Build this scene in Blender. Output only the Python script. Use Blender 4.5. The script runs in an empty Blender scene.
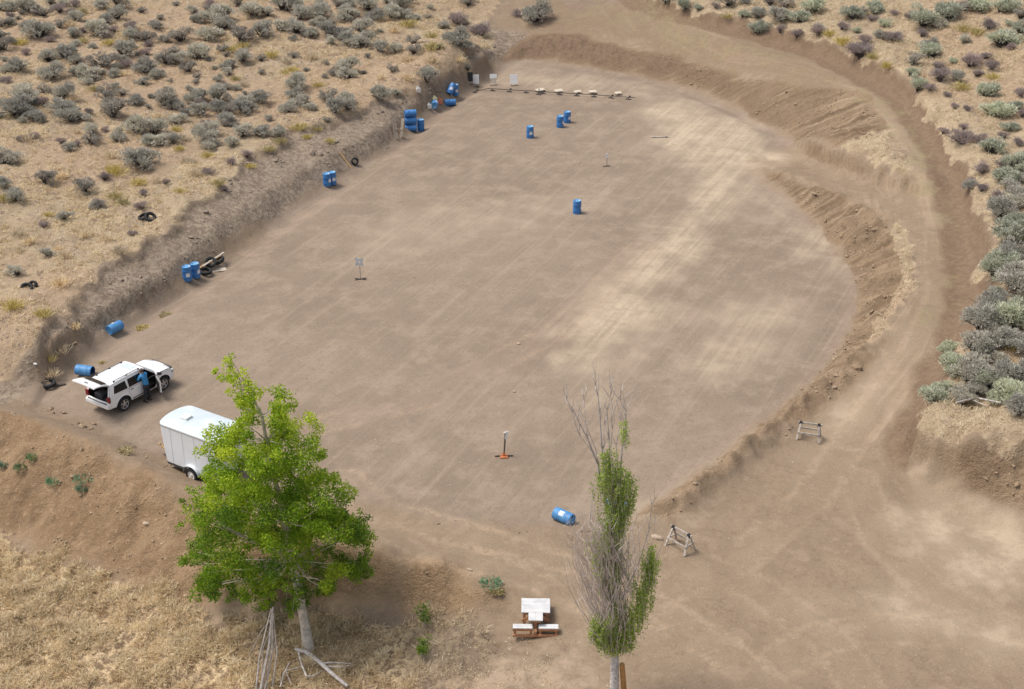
import bpy, bmesh, math, random
import numpy as np
from mathutils import Vector, Matrix, Euler
from mathutils.geometry import tessellate_polygon

random.seed(7)
RNG = np.random.default_rng(11)
sc = bpy.context.scene
COL = sc.collection
R = math.radians

# ------------------------------------------------------------------ camera
PITCH, FOC, CAMH, W, H = 27.0, 1400.0, 34.0, 1024, 689
cd = bpy.data.cameras.new('camera')
cam = bpy.data.objects.new('camera', cd)
COL.objects.link(cam)
cam.location = (0, 0, CAMH)
cam.rotation_euler = (R(90 - PITCH), 0, 0)
cd.sensor_width = 36.0
cd.lens = FOC / W * 36.0
cd.clip_start = 0.5
cd.clip_end = 5000
sc.camera = cam

# ------------------------------------------------------------------ light
SUN_EL, SUN_AZ = 62.0, -85.0        # azimuth measured from +Y (away from the camera), negative = to the left
wd = bpy.data.worlds.new('World')
sc.world = wd
wd.use_nodes = True
nt = wd.node_tree
bg = nt.nodes['Background']
sky = nt.nodes.new('ShaderNodeTexSky')
sky.sky_type = 'NISHITA'
sky.sun_disc = False
sky.sun_elevation = R(SUN_EL)
sky.sun_rotation = R(SUN_AZ)
sky.air_density = 1.0
sky.dust_density = 3.5
sky.ozone_density = 1.0
hs_ = nt.nodes.new('ShaderNodeHueSaturation')      # thin high cloud whitens the sky
hs_.inputs['Saturation'].default_value = 0.5
nt.links.new(sky.outputs[0], hs_.inputs['Color'])
nt.links.new(hs_.outputs[0], bg.inputs[0])
bg.inputs[1].default_value = 0.115
sd = bpy.data.lights.new('sun', 'SUN')
sd.energy = 1.8
sd.angle = R(22)
sd.color = (1.0, 0.94, 0.86)
sun = bpy.data.objects.new('sun', sd)
COL.objects.link(sun)
sdir = Vector((math.sin(R(SUN_AZ)) * math.cos(R(SUN_EL)), math.cos(R(SUN_AZ)) * math.cos(R(SUN_EL)), math.sin(R(SUN_EL))))
sun.rotation_euler = (-sdir).to_track_quat('-Z', 'Y').to_euler()
sun.location = (0, 60, 60)
vs = sc.view_settings
vs.view_transform = 'Standard'
try:
    vs.look = 'None'
except Exception:
    pass
vs.gamma = 1.0
vs.use_curve_mapping = False
vs.exposure = 0.61

# ------------------------------------------------------------------ pixel -> world
_p = R(PITCH)
FWD = np.array([0, math.cos(_p), -math.sin(_p)])
UPV = np.array([0, math.sin(_p), math.cos(_p)])

def ray(u, v):
    return FWD + (u - 512) / FOC * np.array([1.0, 0, 0]) - (v - 344.5) / FOC * UPV

def P(u, v, z):
    r = ray(u, v)
    return np.array([0, 0, CAMH]) + r * (z - CAMH) / r[2]

def PY(u, v, y):
    r = ray(u, v)
    return np.array([0, 0, CAMH]) + r * (y / r[1])

# ------------------------------------------------------------------ noise in numpy
_T = RNG.random((256, 256))

def vnoise(x, y):
    xi = np.floor(x).astype(int); yi = np.floor(y).astype(int)
    fx = x - xi; fy = y - yi
    fx = fx * fx * (3 - 2 * fx); fy = fy * fy * (3 - 2 * fy)
    a = _T[xi % 256, yi % 256]; b = _T[(xi + 1) % 256, yi % 256]
    c = _T[xi % 256, (yi + 1) % 256]; d = _T[(xi + 1) % 256, (yi + 1) % 256]
    return (a + (b - a) * fx) * (1 - fy) + (c + (d - c) * fx) * fy - 0.5

def fbm(x, y, s, o=4):
    r = 0; a = 1.0
    for i in range(o):
        r = r + a * vnoise(x * s + 17.3 * i + 5.1, y * s - 9.7 * i + 3.3)
        s *= 2.03; a *= 0.55
    return r

def sstep(a, b, x):
    t = np.clip((x - a) / (b - a), 0, 1)
    return t * t * (3 - 2 * t)

# ------------------------------------------------------------------ polylines
def dens(pts, step):
    pts = [np.asarray(p, float) for p in pts]
    out = [pts[0]]
    for a, b in zip(pts[:-1], pts[1:]):
        n = max(1, int(np.linalg.norm(b - a) / step))
        for i in range(1, n + 1):
            out.append(a + (b - a) * i / n)
    return np.array(out)

def wl(lst, z=None):
    return [P(q[0], q[1], q[2] if z is None else z) for q in lst]

toeL = wl([(20, 400), (70, 362), (107, 333), (160, 300), (233, 250), (297, 203), (339, 178), (393, 142), (425, 112), (470, 82), (503, 62)], 0)
midL = wl([(70, 338), (92, 318), (150, 280), (215, 232), (280, 184), (330, 155), (385, 125), (410, 106), (455, 76), (490, 57)], 1.1)
creL = wl([(45, 345), (63, 310), (97, 278), (167, 238), (210, 203), (253, 167), (300, 132), (340, 118), (385, 100), (420, 86), (447, 72), (482, 50)], 1.7)
toeF = wl([(503, 62), (525, 58), (560, 62), (600, 68), (650, 78), (690, 88), (740, 108), (780, 130), (800, 146)], 0)
topF = wl([(508, 48, .7), (530, 33, 1.2), (580, 33, 1.45), (640, 49, 1.3), (700, 63, 1.35), (745, 76, 1.7), (800, 86, 2.4), (840, 88, 2.8), (868, 97, 2.9), (890, 130, 2.9), (900, 158, 2.5), (906, 180, 2.0)])
rampLo = wl([(800, 153, .1), (850, 175, .6), (880, 187, 1.05), (908, 195, 1.5)])
rampHi = wl([(808, 148, .5), (850, 160, 1.45), (880, 171, 2.05), (906, 181, 2.4)])
roadO = wl([(600, -30, 3.2), (640, 5, 3.2), (700, 20, 3.2), (760, 36, 3.2), (820, 52, 3.2), (865, 75, 3.2), (900, 100, 3.1), (925, 130, 2.9), (945, 165, 2.6), (960, 200, 2.3), (972, 250, 2), (972, 300, 1.7), (955, 340, 1.3), (930, 385, .9), (908, 430, .4), (905, 455, .15)])
bankO = wl([(605, -40, 3.8), (648, -4, 3.9), (705, 13, 3.9), (765, 28, 3.9), (825, 43, 3.95), (872, 65, 3.95), (910, 90, 3.9), (938, 122, 3.7), (957, 160, 3.4), (974, 200, 3.1), (985, 250, 2.8), (985, 300, 2.5), (968, 345, 2.2), (945, 390, 1.9), (925, 418, 1.8)])
toeR = wl([(762, 176), (790, 197), (815, 220), (836, 245), (855, 270), (861, 298), (853, 328), (835, 355), (815, 380), (785, 408), (750, 436), (700, 475), (660, 502), (640, 517)], 0)
creR = wl([(768, 168, .25), (800, 180, .7), (845, 196, 1.15), (881, 216, 1.5), (903, 243, 1.7), (912, 268, 1.7), (903, 292, 1.6), (890, 312, 1.5), (876, 334, 1.3), (852, 358, 1.0), (828, 380, .8), (798, 405, .65), (760, 434, .55), (715, 470, .5), (680, 496, .5), (655, 512, .4)])
outR = wl([(880, 352, .75), (850, 385, .35), (820, 412, .12), (780, 443, 0), (730, 482, 0), (690, 510, 0), (668, 524, 0)])
ramp = wl([(745, 158, 0), (765, 163, .05), (800, 170, .3), (850, 188, .9), (890, 203, 1.5), (930, 222, 1.9)])
roadM = wl([(620, -20, 3.1), (680, 28, 2.9), (740, 50, 2.9), (800, 65, 3.05), (860, 84, 3.1), (895, 115, 3.05), (915, 145, 2.85), (930, 180, 2.45), (945, 240, 2.0), (942, 300, 1.7), (917, 350, 1.15), (880, 400, .5), (850, 440, .1)])
cutT = wl([(903, 459, .12), (917, 469, .05), (945, 482, 0), (968, 495, 0), (1002, 504, 0), (1030, 514, 0), (1090, 530, 0)])
cutH = wl([(912, 430, 1.2), (922, 438, 1.55), (937, 441, 1.75), (960, 446, 1.9), (986, 449, 2.0), (1022, 450, 2.15), (1090, 458, 2.2)])
frT = wl([(-90, 390, .05), (0, 397, .0), (60, 420, 0), (120, 442, 0), (165, 467, 0), (210, 487, 0), (270, 508, 0), (340, 522, 0), (400, 540, 0), (470, 562, -.05), (520, 580, -.15)])
frC = wl([(-90, 398, 1.2), (0, 410, 1.25), (60, 430, 1.2), (110, 447, 1.1), (160, 474, .95), (200, 494, .8), (260, 518, .6), (330, 536, .5), (385, 548, .55), (435, 560, .45), (485, 578, .2), (520, 592, -.2)])
frB = wl([(-90, 525, -2.4), (0, 533, -2.4), (60, 553, -2.4), (120, 576, -2.4), (180, 602, -2.3), (220, 612, -2.3), (280, 606, -2.1), (340, 606, -2.0), (400, 610, -1.6), (450, 614, -1.2), (500, 618, -.8), (560, 618, -.45)])
flat = wl([(130, 380, 0), (200, 340, 0), (300, 260, 0), (420, 170, 0), (500, 110, 0), (560, 90, 0), (620, 110, 0), (680, 140, 0), (720, 150, 0), (740, 240, 0), (600, 200, 0), (450, 260, 0), (330, 360, 0), (500, 360, 0), (650, 330, 0), (780, 300, 0), (760, 360, 0), (600, 450, 0), (450, 460, 0), (350, 450, 0), (240, 430, 0), (560, 500, 0), (100, 400, 0), (30, 395, .0), (300, 480, 0), (500, 500, 0), (690, 420, 0), (820, 280, 0),
           (560, 555, -.1), (620, 560, -.05), (720, 545, 0), (800, 480, 0), (880, 470, .05), (960, 540, 0), (1020, 560, 0), (640, 610, -.25), (750, 600, -.1), (860, 560, 0), (1020, 640, -.1), (700, 689, -.3), (860, 689, -.2), (1020, 689, -.2), (1150, 600, 0), (1150, 700, -.2),
           (0, 600, -2.7), (100, 640, -2.7), (200, 660, -2.6), (300, 650, -2.3), (400, 650, -1.8), (480, 650, -1.2), (560, 650, -.6), (0, 689, -2.9), (100, 700, -2.9), (200, 700, -2.8), (300, 700, -2.5), (400, 700, -2.0), (500, 700, -1.2), (600, 700, -.6), (-60, 640, -2.8)])
ctrl = []
for L in (toeL, midL, creL, toeF, topF, rampLo, rampHi, roadO, bankO, toeR, creR, outR, ramp, roadM, cutT, cutH, frT, frC, frB):
    ctrl.append(dens(L, 1.2))
ctrl.append(np.array(flat))

def offs(line, dists, zfun, side, step=7.0):
    d = dens(line, step)
    out = []
    for i in range(len(d)):
        a = d[max(0, i - 2)]; b = d[min(len(d) - 1, i + 2)]
        t = (b - a)[:2]; t = t / np.linalg.norm(t)
        n = np.array([-t[1], t[0]]) * side
        for q in dists:
            out.append([d[i][0] + n[0] * q, d[i][1] + n[1] * q, zfun(d[i][2], q)])
    return np.array(out)
ctrl.append(offs(creL, (4, 10, 20, 35, 55), lambda z, q: z + .085 * q, 1))
hr = offs(bankO[3:], (4, 10, 20, 35), lambda z, q: z + .2 * q, 1)
ctrl.append(hr[hr[:, 0] > 6])
ctrl.append(offs(cutH, (3, 6), lambda z, q: z + .12 * q, 1))
far = [(-20, 150, 6), (0, 150, 5.5), (20, 150, 6.5), (-5, 138, 3.8), (-12, 150, 5.5), (0, 175, 9), (-60, 170, 12), (60, 170, 18), (-100, 60, 9), (-100, 120, 13), (-60, 30, 1), (-100, 0, -2), (0, 20, -4), (0, -60, -8), (60, 30, -1.5), (100, 60, 9), (100, 120, 20), (100, 0, 0), (-200, 100, 16), (200, 100, 25), (0, 250, 16), (0, -200, -12), (-200, -100, -8), (200, -100, -5)]
ctrl.append(np.array(far, float))
ctrl = np.vstack(ctrl)
# thin out points that nearly coincide
keep = []
cells = set()
for i, c in enumerate(ctrl):
    k = (round(c[0] / .6), round(c[1] / .6))
    if k not in cells:
        cells.add(k); keep.append(i)
ctrl = ctrl[keep]
D = np.linalg.norm(ctrl[:, None, :2] - ctrl[None, :, :2], axis=2)
n = len(ctrl)
A = np.zeros((n + 3, n + 3))
A[:n, :n] = -D + np.eye(n) * 0.02
A[:n, n] = 1; A[:n, n + 1:] = ctrl[:, :2]
A[n, :n] = 1; A[n + 1:, :n] = ctrl[:, :2].T
wgt = np.linalg.solve(A, np.concatenate([ctrl[:, 2], [0, 0, 0]]))

def rbf(X, Y):
    sh = X.shape
    X = X.ravel(); Y = Y.ravel()
    out = np.empty(len(X))
    for i in range(0, len(X), 20000):
        d = np.hypot(X[i:i + 20000, None] - ctrl[None, :, 0], Y[i:i + 20000, None] - ctrl[None, :, 1])
        out[i:i + 20000] = -d @ wgt[:n] + wgt[n] + wgt[n + 1] * X[i:i + 20000] + wgt[n + 2] * Y[i:i + 20000]
    return out.reshape(sh)

def lin(a, b, s):
    return np.linspace(a, b, int(round((b - a) / s)) + 1)
def geo(a, b, s, k=1.25):
    r = [a]
    d = s
    while r[-1] < b:
        r.append(r[-1] + d); d *= k
    return np.array(r)
gx = np.concatenate([-geo(60, 2500, .5)[::-1][:-1], lin(-60, 60, .17), geo(60, 2500, .5)[1:]])
gy = np.concatenate([36 - (geo(0, 2500, .4)[1:])[::-1], lin(36, 62, .14), lin(62.2, 100, .2), lin(100.25, 145, .25), geo(145, 3000, .4)[1:]])
cx = np.concatenate([lin(-260, -64, 7), lin(-63, 63, .5), lin(64, 260, 7)])
cy = np.concatenate([lin(-200, 30, 6), lin(31, 156, .5), lin(157, 320, 6)])
CX, CY = np.meshgrid(cx, cy, indexing='ij')
CZ = rbf(CX, CY)

def bil(gx, gy, Z, x, y):
    x = np.clip(x, gx[0], gx[-1]); y = np.clip(y, gy[0], gy[-1])
    i = np.clip(np.searchsorted(gx, x) - 1, 0, len(gx) - 2)
    j = np.clip(np.searchsorted(gy, y) - 1, 0, len(gy) - 2)
    fx = (x - gx[i]) / (gx[i + 1] - gx[i]); fy = (y - gy[j]) / (gy[j + 1] - gy[j])
    return Z[i, j] * (1 - fx) * (1 - fy) + Z[i + 1, j] * fx * (1 - fy) + Z[i, j + 1] * (1 - fx) * fy + Z[i + 1, j + 1] * fx * fy
GX, GY = np.meshgrid(gx, gy, indexing='ij')
GZ = bil(cx, cy, CZ, GX, GY)

def zat0(x, y):
    return bil(cx, cy, CZ, np.asarray(x, float), np.asarray(y, float))

def march(u, v, zf):
    r = ray(u, v)
    t = np.linspace(30, 260, 4600)
    X = r[0] * t; Y = r[1] * t; Z = CAMH + r[2] * t
    h = Z - zf(X, Y)
    k = np.where(h < 0)[0]
    if len(k) == 0:
        k = [len(t) - 1]
    k = k[0]
    k = max(k, 1)
    f = h[k - 1] / (h[k - 1] - h[k] + 1e-9)
    tt = t[k - 1] + (t[k] - t[k - 1]) * f
    return np.array([r[0] * tt, r[1] * tt, CAMH + r[2] * tt])

# ------------------------------------------------------------------ masks on the ground (world-space distances)
def seg_dist(line, X, Y):
    """signed distance to a polyline (positive on its left), arc length of the foot point"""
    l = np.array([p[:2] for p in line])
    best = np.full(X.shape, 1e9); sg = np.ones(X.shape); arc = np.zeros(X.shape)
    s0 = 0.0
    for a, b in zip(l[:-1], l[1:]):
        d = b - a; L = np.linalg.norm(d)
        px, py = X - a[0], Y - a[1]
        t = np.clip((px * d[0] + py * d[1]) / (L * L), 0, 1)
        q = np.hypot(px - t * d[0], py - t * d[1])
        m = q < best
        best = np.where(m, q, best)
        sg = np.where(m, np.sign(d[0] * py - d[1] * px), sg)
        arc = np.where(m, s0 + t * L, arc)
        s0 += L
    return best * sg, arc

def poly_sd(poly, X, Y):
    """signed distance to a polygon, positive inside"""
    l = np.array([p[:2] for p in poly])
    l2 = np.vstack([l, l[:1]])
    d, _ = seg_dist(l2, X, Y)
    ins = np.zeros(X.shape, bool)
    for (ax, ay), (bx, by) in zip(l2[:-1], l2[1:]):
        c = (ay > Y) != (by > Y)
        xx = (bx - ax) * (Y - ay) / ((by - ay) if by != ay else 1e-9) + ax
        ins ^= c & (X < xx)
    return np.where(ins, np.abs(d), -np.abs(d))

def gp(lst):
    return [march(u, v, zat0) for u, v in lst]

nb = fbm(GX, GY, .35, 4)          # breakup noise
nf = fbm(GX, GY, 1.6, 3)
arena_poly = toeL[:] + toeF[1:] + [P(745, 158, 0)] + toeR + [P(560, 530, 0), P(450, 520, 0), P(340, 500, 0), P(270, 495, 0), P(165, 460, 0), P(60, 412, 0)]
sdA = poly_sd(arena_poly, GX, GY)
dCre, sCre = seg_dist(creL, GX, GY)
dToe, sToe = seg_dist(toeL, GX, GY)
dBo, sBo = seg_dist(bankO, GX, GY)
dRd, sRd = seg_dist(roadM, GX, GY)
dFrB, _ = seg_dist(frB, GX, GY)
dFrC, sFrC = seg_dist(frC, GX, GY)
dTR, sTR = seg_dist(toeR, GX, GY)
dCut, _ = seg_dist(cutH, GX, GY)
hillpoly_l = [p for p in creL] + [march(498, 20, zat0), march(520, -30, zat0)] + [np.array([-8, 260, 0]), np.array([-2600, 260, 0]), np.array([-2600, 55, 0]), march(-40, 368, zat0), march(20, 368, zat0)]
sdHL = poly_sd(hillpoly_l, GX, GY)
hillpoly_r = [p for p in bankO] + [np.array(p) for p in cutH[1:]] + [np.array([2600, 52, 0]), np.array([2600, 300, 0]), np.array([20, 300, 0])]
sdHR = poly_sd(hillpoly_r, GX, GY)
front_poly = [p for p in frB[:-1]] + [march(515, 640, zat0), march(480, 664, zat0), march(520, 700, zat0), np.array([1, 20, 0]), np.array([-60, -50, 0]), np.array([-2000, -50, 0]), np.array([-2000, 48, 0])]
sdFr = poly_sd(front_poly, GX, GY)
berm_poly = [p for p in frC] + [np.array(p) for p in frB[::-1]]
sdBerm = poly_sd(berm_poly, GX, GY)
farface_poly = [p for p in toeF] + [np.array(p) for p in topF[::-1]]
sdFF = poly_sd(farface_poly, GX, GY)
farup_poly = [np.array(p) for p in topF[:8]] + [march(860, 80, zat0), march(760, 44, zat0), march(690, 25, zat0), march(600, -20, zat0), march(530, 5, zat0)]
sdFU = poly_sd(farup_poly, GX, GY)
rface_poly = [p for p in toeR] + [np.array(p) for p in creR[::-1]]
sdRF = poly_sd(rface_poly, GX, GY)
patch_poly = gp([(826, 160), (852, 146), (880, 132), (893, 128), (905, 150), (908, 180), (885, 176), (850, 166)])
sdPa = poly_sd(patch_poly, GX, GY)
lip_poly = gp([(893, 215), (905, 230), (917, 262), (912, 290), (897, 312), (884, 330), (872, 345), (866, 343), (880, 318), (895, 295), (901, 268), (893, 240)])
sdLip = poly_sd(lip_poly, GX, GY)
litter_poly = gp([(425, 640), (470, 615), (540, 625), (600, 640), (600, 689), (430, 720), (400, 670)])
sdLit = poly_sd(litter_poly, GX, GY)
pale_polys = [gp(q) for q in (
    [(640, 100), (700, 108), (760, 128), (800, 158), (770, 172), (790, 205), (830, 245), (840, 275), (800, 250), (740, 205), (690, 170), (640, 150)],
    [(560, 330), (640, 240), (720, 160), (745, 180), (690, 260), (640, 340), (600, 400)],
    [(700, 330), (770, 290), (800, 330), (760, 390), (680, 400)],
    [(905, 470), (960, 495), (1040, 515), (1060, 600), (960, 590), (905, 530)],
    [(820, 600), (900, 590), (1040, 640), (1040, 660), (900, 640)],
    [(490, 68), (600, 80), (650, 95), (600, 100), (480, 85)],
    [(330, 250), (400, 215), (520, 200), (640, 170), (600, 210), (420, 260), (350, 275)],
    [(855, 385), (880, 350), (905, 330), (915, 335), (880, 385), (845, 425), (800, 460), (790, 455)],
    [(640, 515), (690, 478), (740, 445), (745, 450), (700, 490), (655, 520)])]
pale_w = [1.0, 1.0, .6, .85, .8, .5, .33, .55, .8]
pale = np.zeros(GX.shape)
for pp, w_ in zip(pale_polys, pale_w):
    pale = np.maximum(pale, w_ * sstep(-1.5, 2.5, poly_sd(pp, GX, GY) + nb * 2.5))
trk_lines = [gp(q) for q in (
    [(345, 480), (375, 510), (430, 525), (500, 545), (580, 575), (640, 600), (720, 650), (780, 700)],
    [(300, 470), (340, 512), (420, 548), (500, 565), (570, 588), (620, 615), (690, 670)],
    [(755, 700), (775, 665), (820, 638), (880, 628), (930, 632)], [(690, 560), (760, 590), (830, 640), (870, 700)],
    [(860, 480), (880, 540), (930, 590), (1040, 640)], [(640, 600), (740, 560), (810, 500), (850, 440), (890, 380)], [(300, 430), (420, 400), (560, 330), (640, 250)], [(850, 440), (880, 400), (917, 350), (942, 300), (947, 240), (932, 180), (915, 145), (895, 115), (860, 84), (800, 65), (740, 50), (680, 28)])]
track = np.zeros(GX.shape)
for i, tl in enumerate(trk_lines):
    d, s = seg_dist(dens(tl, 2.0), GX, GY)
    track = np.maximum(track, (1 if i < 2 else .7) * np.maximum(sstep(.3, .05, np.abs(np.abs(d) - .8) + nf * .16), .35 * sstep(1.6, .3, np.abs(d) + nf * .4)) * sstep(-.4, .1, nb + .1))

m_grass = np.clip(np.maximum.reduce([sstep(-.3, .6, sdHL + nb * 1.6), sstep(-.2, .6, sdHR + nb * 1.3), sstep(-.1, .6, sdFr - .55 + nb * 1.6 + nf * .9), sstep(-.6, .8, sdPa + nb * 1.2 + nf * .8 - .3) * .8, sstep(-.25, .25, sdLip + nf * .5) * .9]), 0, 1)
m_bank = sstep(-.4, .4, -dToe * -1 + 0) * 0
m_bank = np.clip(sstep(-.2, .5, dToe + nb * .8) * sstep(.3, -.4, sdHL + nb * 1.6) * sstep(40, 30, np.abs(dToe) * 6), 0, 1) * (GY > 55)
m_brown = np.clip(np.maximum.reduce([sstep(-.5, .7, sdBerm + nb * 1.2), sdBerm * 0]), 0, 1)
m_dark = np.clip(np.maximum.reduce([sstep(-.2, .8, sdFF + nb * 1.2) * sstep(25, 15, GX), sstep(-1, 1.5, sdFU + nb * 2) * .42,
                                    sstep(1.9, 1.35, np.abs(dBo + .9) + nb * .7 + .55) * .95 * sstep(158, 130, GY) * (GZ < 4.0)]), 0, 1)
m_green = np.clip(np.maximum.reduce([sstep(1.0, .2, np.abs(dRd + .3) + nf * 1.6) * sstep(0, .3, nb + .12) * (GY > 66), sstep(-1, 2, sdFU + nb * 2) * sstep(0, .25, nf + nb - .05) * .8]), 0, 1)
m_lit = np.clip(sstep(-.6, 1.2, sdLit + nb * 2.0), 0, 1)
m_berm_edge = np.clip(sstep(1.6, .2, np.abs(sdA + .4)) * (dTR > -3) , 0, 1)

# planar cut faces between their toe and crest lines, with sharp edges
def arcs(l):
    l = np.array(l); d = np.hypot(*np.diff(l[:, :2], axis=0).T); return np.concatenate([[0], np.cumsum(d)]), l[:, 2]
def face(lo, hi, pw=1.0):
    global GZ
    lo = [np.asarray(p) for p in lo]; hi = [np.asarray(p) for p in hi]
    sd_ = poly_sd(lo + hi[::-1], GX, GY)
    dl, sl = seg_dist(lo, GX, GY); dh, sh = seg_dist(hi, GX, GY)
    a1, z1 = arcs(lo); a2, z2 = arcs(hi)
    zl = np.interp(sl, a1, z1); zh = np.interp(sh, a2, z2)
    t = np.abs(dl) / (np.abs(dl) + np.abs(dh) + 1e-6)
    z_ = zl + (zh - zl) * t ** pw
    w_ = sstep(-.06, .14, sd_)
    GZ = GZ * (1 - w_) + z_ * w_
    return sd_
face(toeR, creR, .85); face(toeF, topF[:len(topF) - 3] + [topF[-3]], .9)
GZ = GZ * (1 - sstep(.2, 2.0, sdA))          # the graded floor is level
sdCut = face(cutT, cutH, .7); face(frB[:10], frC[:10], 1.0)
face(toeL[1:], midL, .85); face(midL, creL, 1.0)
sdRW = face(rampLo, rampHi, .8)
low_poly = [p for p in toeR[9:]] + [p for p in outR[::-1]]
sdLow = poly_sd(low_poly, GX, GY)
m_brown = np.clip(np.maximum.reduce([m_brown, sstep(-.3, .5, sdLow + nb * .8 + nf * .3) * .55, sstep(-.15, .1, sdRW) * .0]), 0, 1)
m_face = np.clip(np.maximum.reduce([sstep(-.12, .2, sdFF + nb * .6 + nf * .3), sstep(-.12, .2, sdRF + nb * .5 + nf * .25), sstep(-.15, .1, sdRW), sstep(-.15, .2, sdCut + nb * .5)]), 0, 1)
GZ = GZ + sstep(-.2, .8, sdLow) * (np.abs(fbm(GX, GY, .9, 4)) * .55)
GZ = GZ - .16 * np.exp(-((dTR - .15) / .45) ** 2) * sstep(2, 10, sTR) * sstep(40, 30, sTR)

# heights: roughness

arena_in = sstep(0.2, 1.5, sdA)
GZ = GZ + fbm(GX, GY, .25, 4) * .10 * (1 - arena_in) + fbm(GX, GY, .9, 4) * .05 * (1 - arena_in)
GZ = GZ + arena_in * fbm(GX, GY, .12, 3) * .06 + fbm(GX, GY, 2.5, 2) * .012
GZ = GZ + sstep(-.5, 1.0, sdBerm) * (fbm(GX, GY, .5, 5) * .5 + fbm(GX, GY, 2.2, 3) * .2)
GZ = GZ + m_bank * (fbm(GX, GY, .6, 4) * .26 + fbm(GX, GY, 2.6, 2) * .08)
GZ = GZ + m_grass * fbm(GX, GY, .9, 4) * .2
# erosion rills running down the inner faces on the right
rill = np.abs(vnoise(sTR * .75, sTR * 0 + 3.1)) * 2 + .5 * np.abs(vnoise(sTR * 1.9, dTR * .3)) * 2
GZ = GZ - sstep(0, .7, sdRF) * (0.40 - .62 * rill) * sstep(0, 15, sTR) * sstep(48, 36, sTR)
sFa = seg_dist(topF, GX, GY)[1]
sFt = seg_dist(toeF, GX, GY)[1]
_g1 = march(775, 135, zat0); _g2 = march(868, 99, zat0)
_bd = (_g2 - _g1)[:2]; _bd = _bd / np.linalg.norm(_bd)
ua = -GX * _bd[1] + GY * _bd[0]     # coordinate across the blade marks on the far face
ub = GX * _bd[0] + GY * _bd[1]
GZ = GZ + sstep(0, 1.2, sdFF) * (np.abs(vnoise(ua * .9, ub * .05)) * .5 + np.abs(vnoise(ua * 2.3, ub * .06)) * .22)
GZ = GZ + sstep(1.1, .1, np.abs(seg_dist(creR, GX, GY)[0])) * fbm(GX, GY, 1.3, 3) * .35
cutm = sstep(-.1, .6, sdCut)
rg1 = np.abs(fbm(GX, GY, 1.3, 4))
GZ = GZ + np.maximum.reduce([sstep(-.2, .6, sdRF), sstep(0, 1.5, sdFF) * .8, cutm]) * (rg1 * .5 - .12)
GZ = GZ + cutm * (fbm(GX, GY, 1.1, 4) * .32 + fbm(GX, GY, 3.0, 3) * .2)
# crisp broken lips where banks were cut
m_blade = np.clip(sstep(-.3, .8, sdFF) * sstep(8, 14, GX) + .8 * sstep(-.2, .5, sdRF), 0, 1)
dHi = seg_dist(rampHi, GX, GY)[0] + nf * .5 + nb * .4
GZ = GZ + .6 * sstep(-.15, .15, dHi) * sstep(3.2, .6, dHi) * (np.abs(GX - 24) < 6) * sstep(-6, -1, dHi)
dC2 = dCut + nf * .45 + nb * .5
GZ = GZ + .5 * sstep(-.2, .2, dC2) * sstep(4, .5, dC2) * (GX > 17.2) * (GY < 66)
dB2 = dBo + nf * .5 + nb * .9
GZ = GZ + .38 * sstep(-.2, .2, dB2) * sstep(5, .5, dB2) * (np.abs(dBo) < 6) * (GY > 60)
dL2 = dCre + nf * .6 + nb * 1.4
GZ = GZ + .30 * sstep(-.2, .2, dL2) * sstep(5, .5, dL2) * (np.abs(dCre) < 6) * (GY > 58)
GZ = GZ + sstep(-.3, .8, sdFr) * (np.abs(fbm(GX, GY, 1.5, 3)) * .42 + np.abs(vnoise(GX * 3.4, GY * 3.4)) * .16)
# low ridges of pushed dirt at the arena's edge
GZ = GZ + sstep(.9, .1, np.abs(sdA + .2)) * (nf * .16 + .05) * (GY < 75)

def zat(x, y):
    return bil(gx, gy, GZ, np.asarray(x, float), np.asarray(y, float))

def mask_at(m, x, y):
    return bil(gx, gy, m, np.asarray(x, float), np.asarray(y, float))

def ground(u, v):
    return march(u, v, zat)

# ------------------------------------------------------------------ mesh helpers
def setp(o, label=None, cat=None, group=None, kind=None):
    if label: o['label'] = label
    if cat: o['category'] = cat
    if group: o['group'] = group
    if kind: o['kind'] = kind
    return o

def np_mesh(name, V, F, mats, parent=None, attrs=None, midx=None, smooth=False):
    """V (n,3); F (m,k) with constant k"""
    me = bpy.data.meshes.new(name)
    V = np.asarray(V, np.float32); F = np.asarray(F, np.int32)
    me.vertices.add(len(V)); me.vertices.foreach_set('co', V.ravel())
    m, k = F.shape
    me.loops.add(m * k); me.loops.foreach_set('vertex_index', F.ravel())
    me.polygons.add(m); me.polygons.foreach_set('loop_start', np.arange(0, m * k, k, dtype=np.int32))
    if midx is not None:
        me.polygons.foreach_set('material_index', np.asarray(midx, np.int32))
    me.polygons.foreach_set('use_smooth', np.full(m, smooth))
    for mm in mats: me.materials.append(mm)
    if attrs:
        for an, av in attrs.items():
            av = np.asarray(av, np.float32)
            if av.ndim == 1:
                at = me.attributes.new(an, 'FLOAT', 'POINT'); at.data.foreach_set('value', av)
            else:
                at = me.attributes.new(an, 'FLOAT_VECTOR', 'POINT'); at.data.foreach_set('vector', av.ravel())
    me.update(calc_edges=True)
    o = bpy.data.objects.new(name, me); COL.objects.link(o)
    if parent: o.parent = parent
    return o

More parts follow.
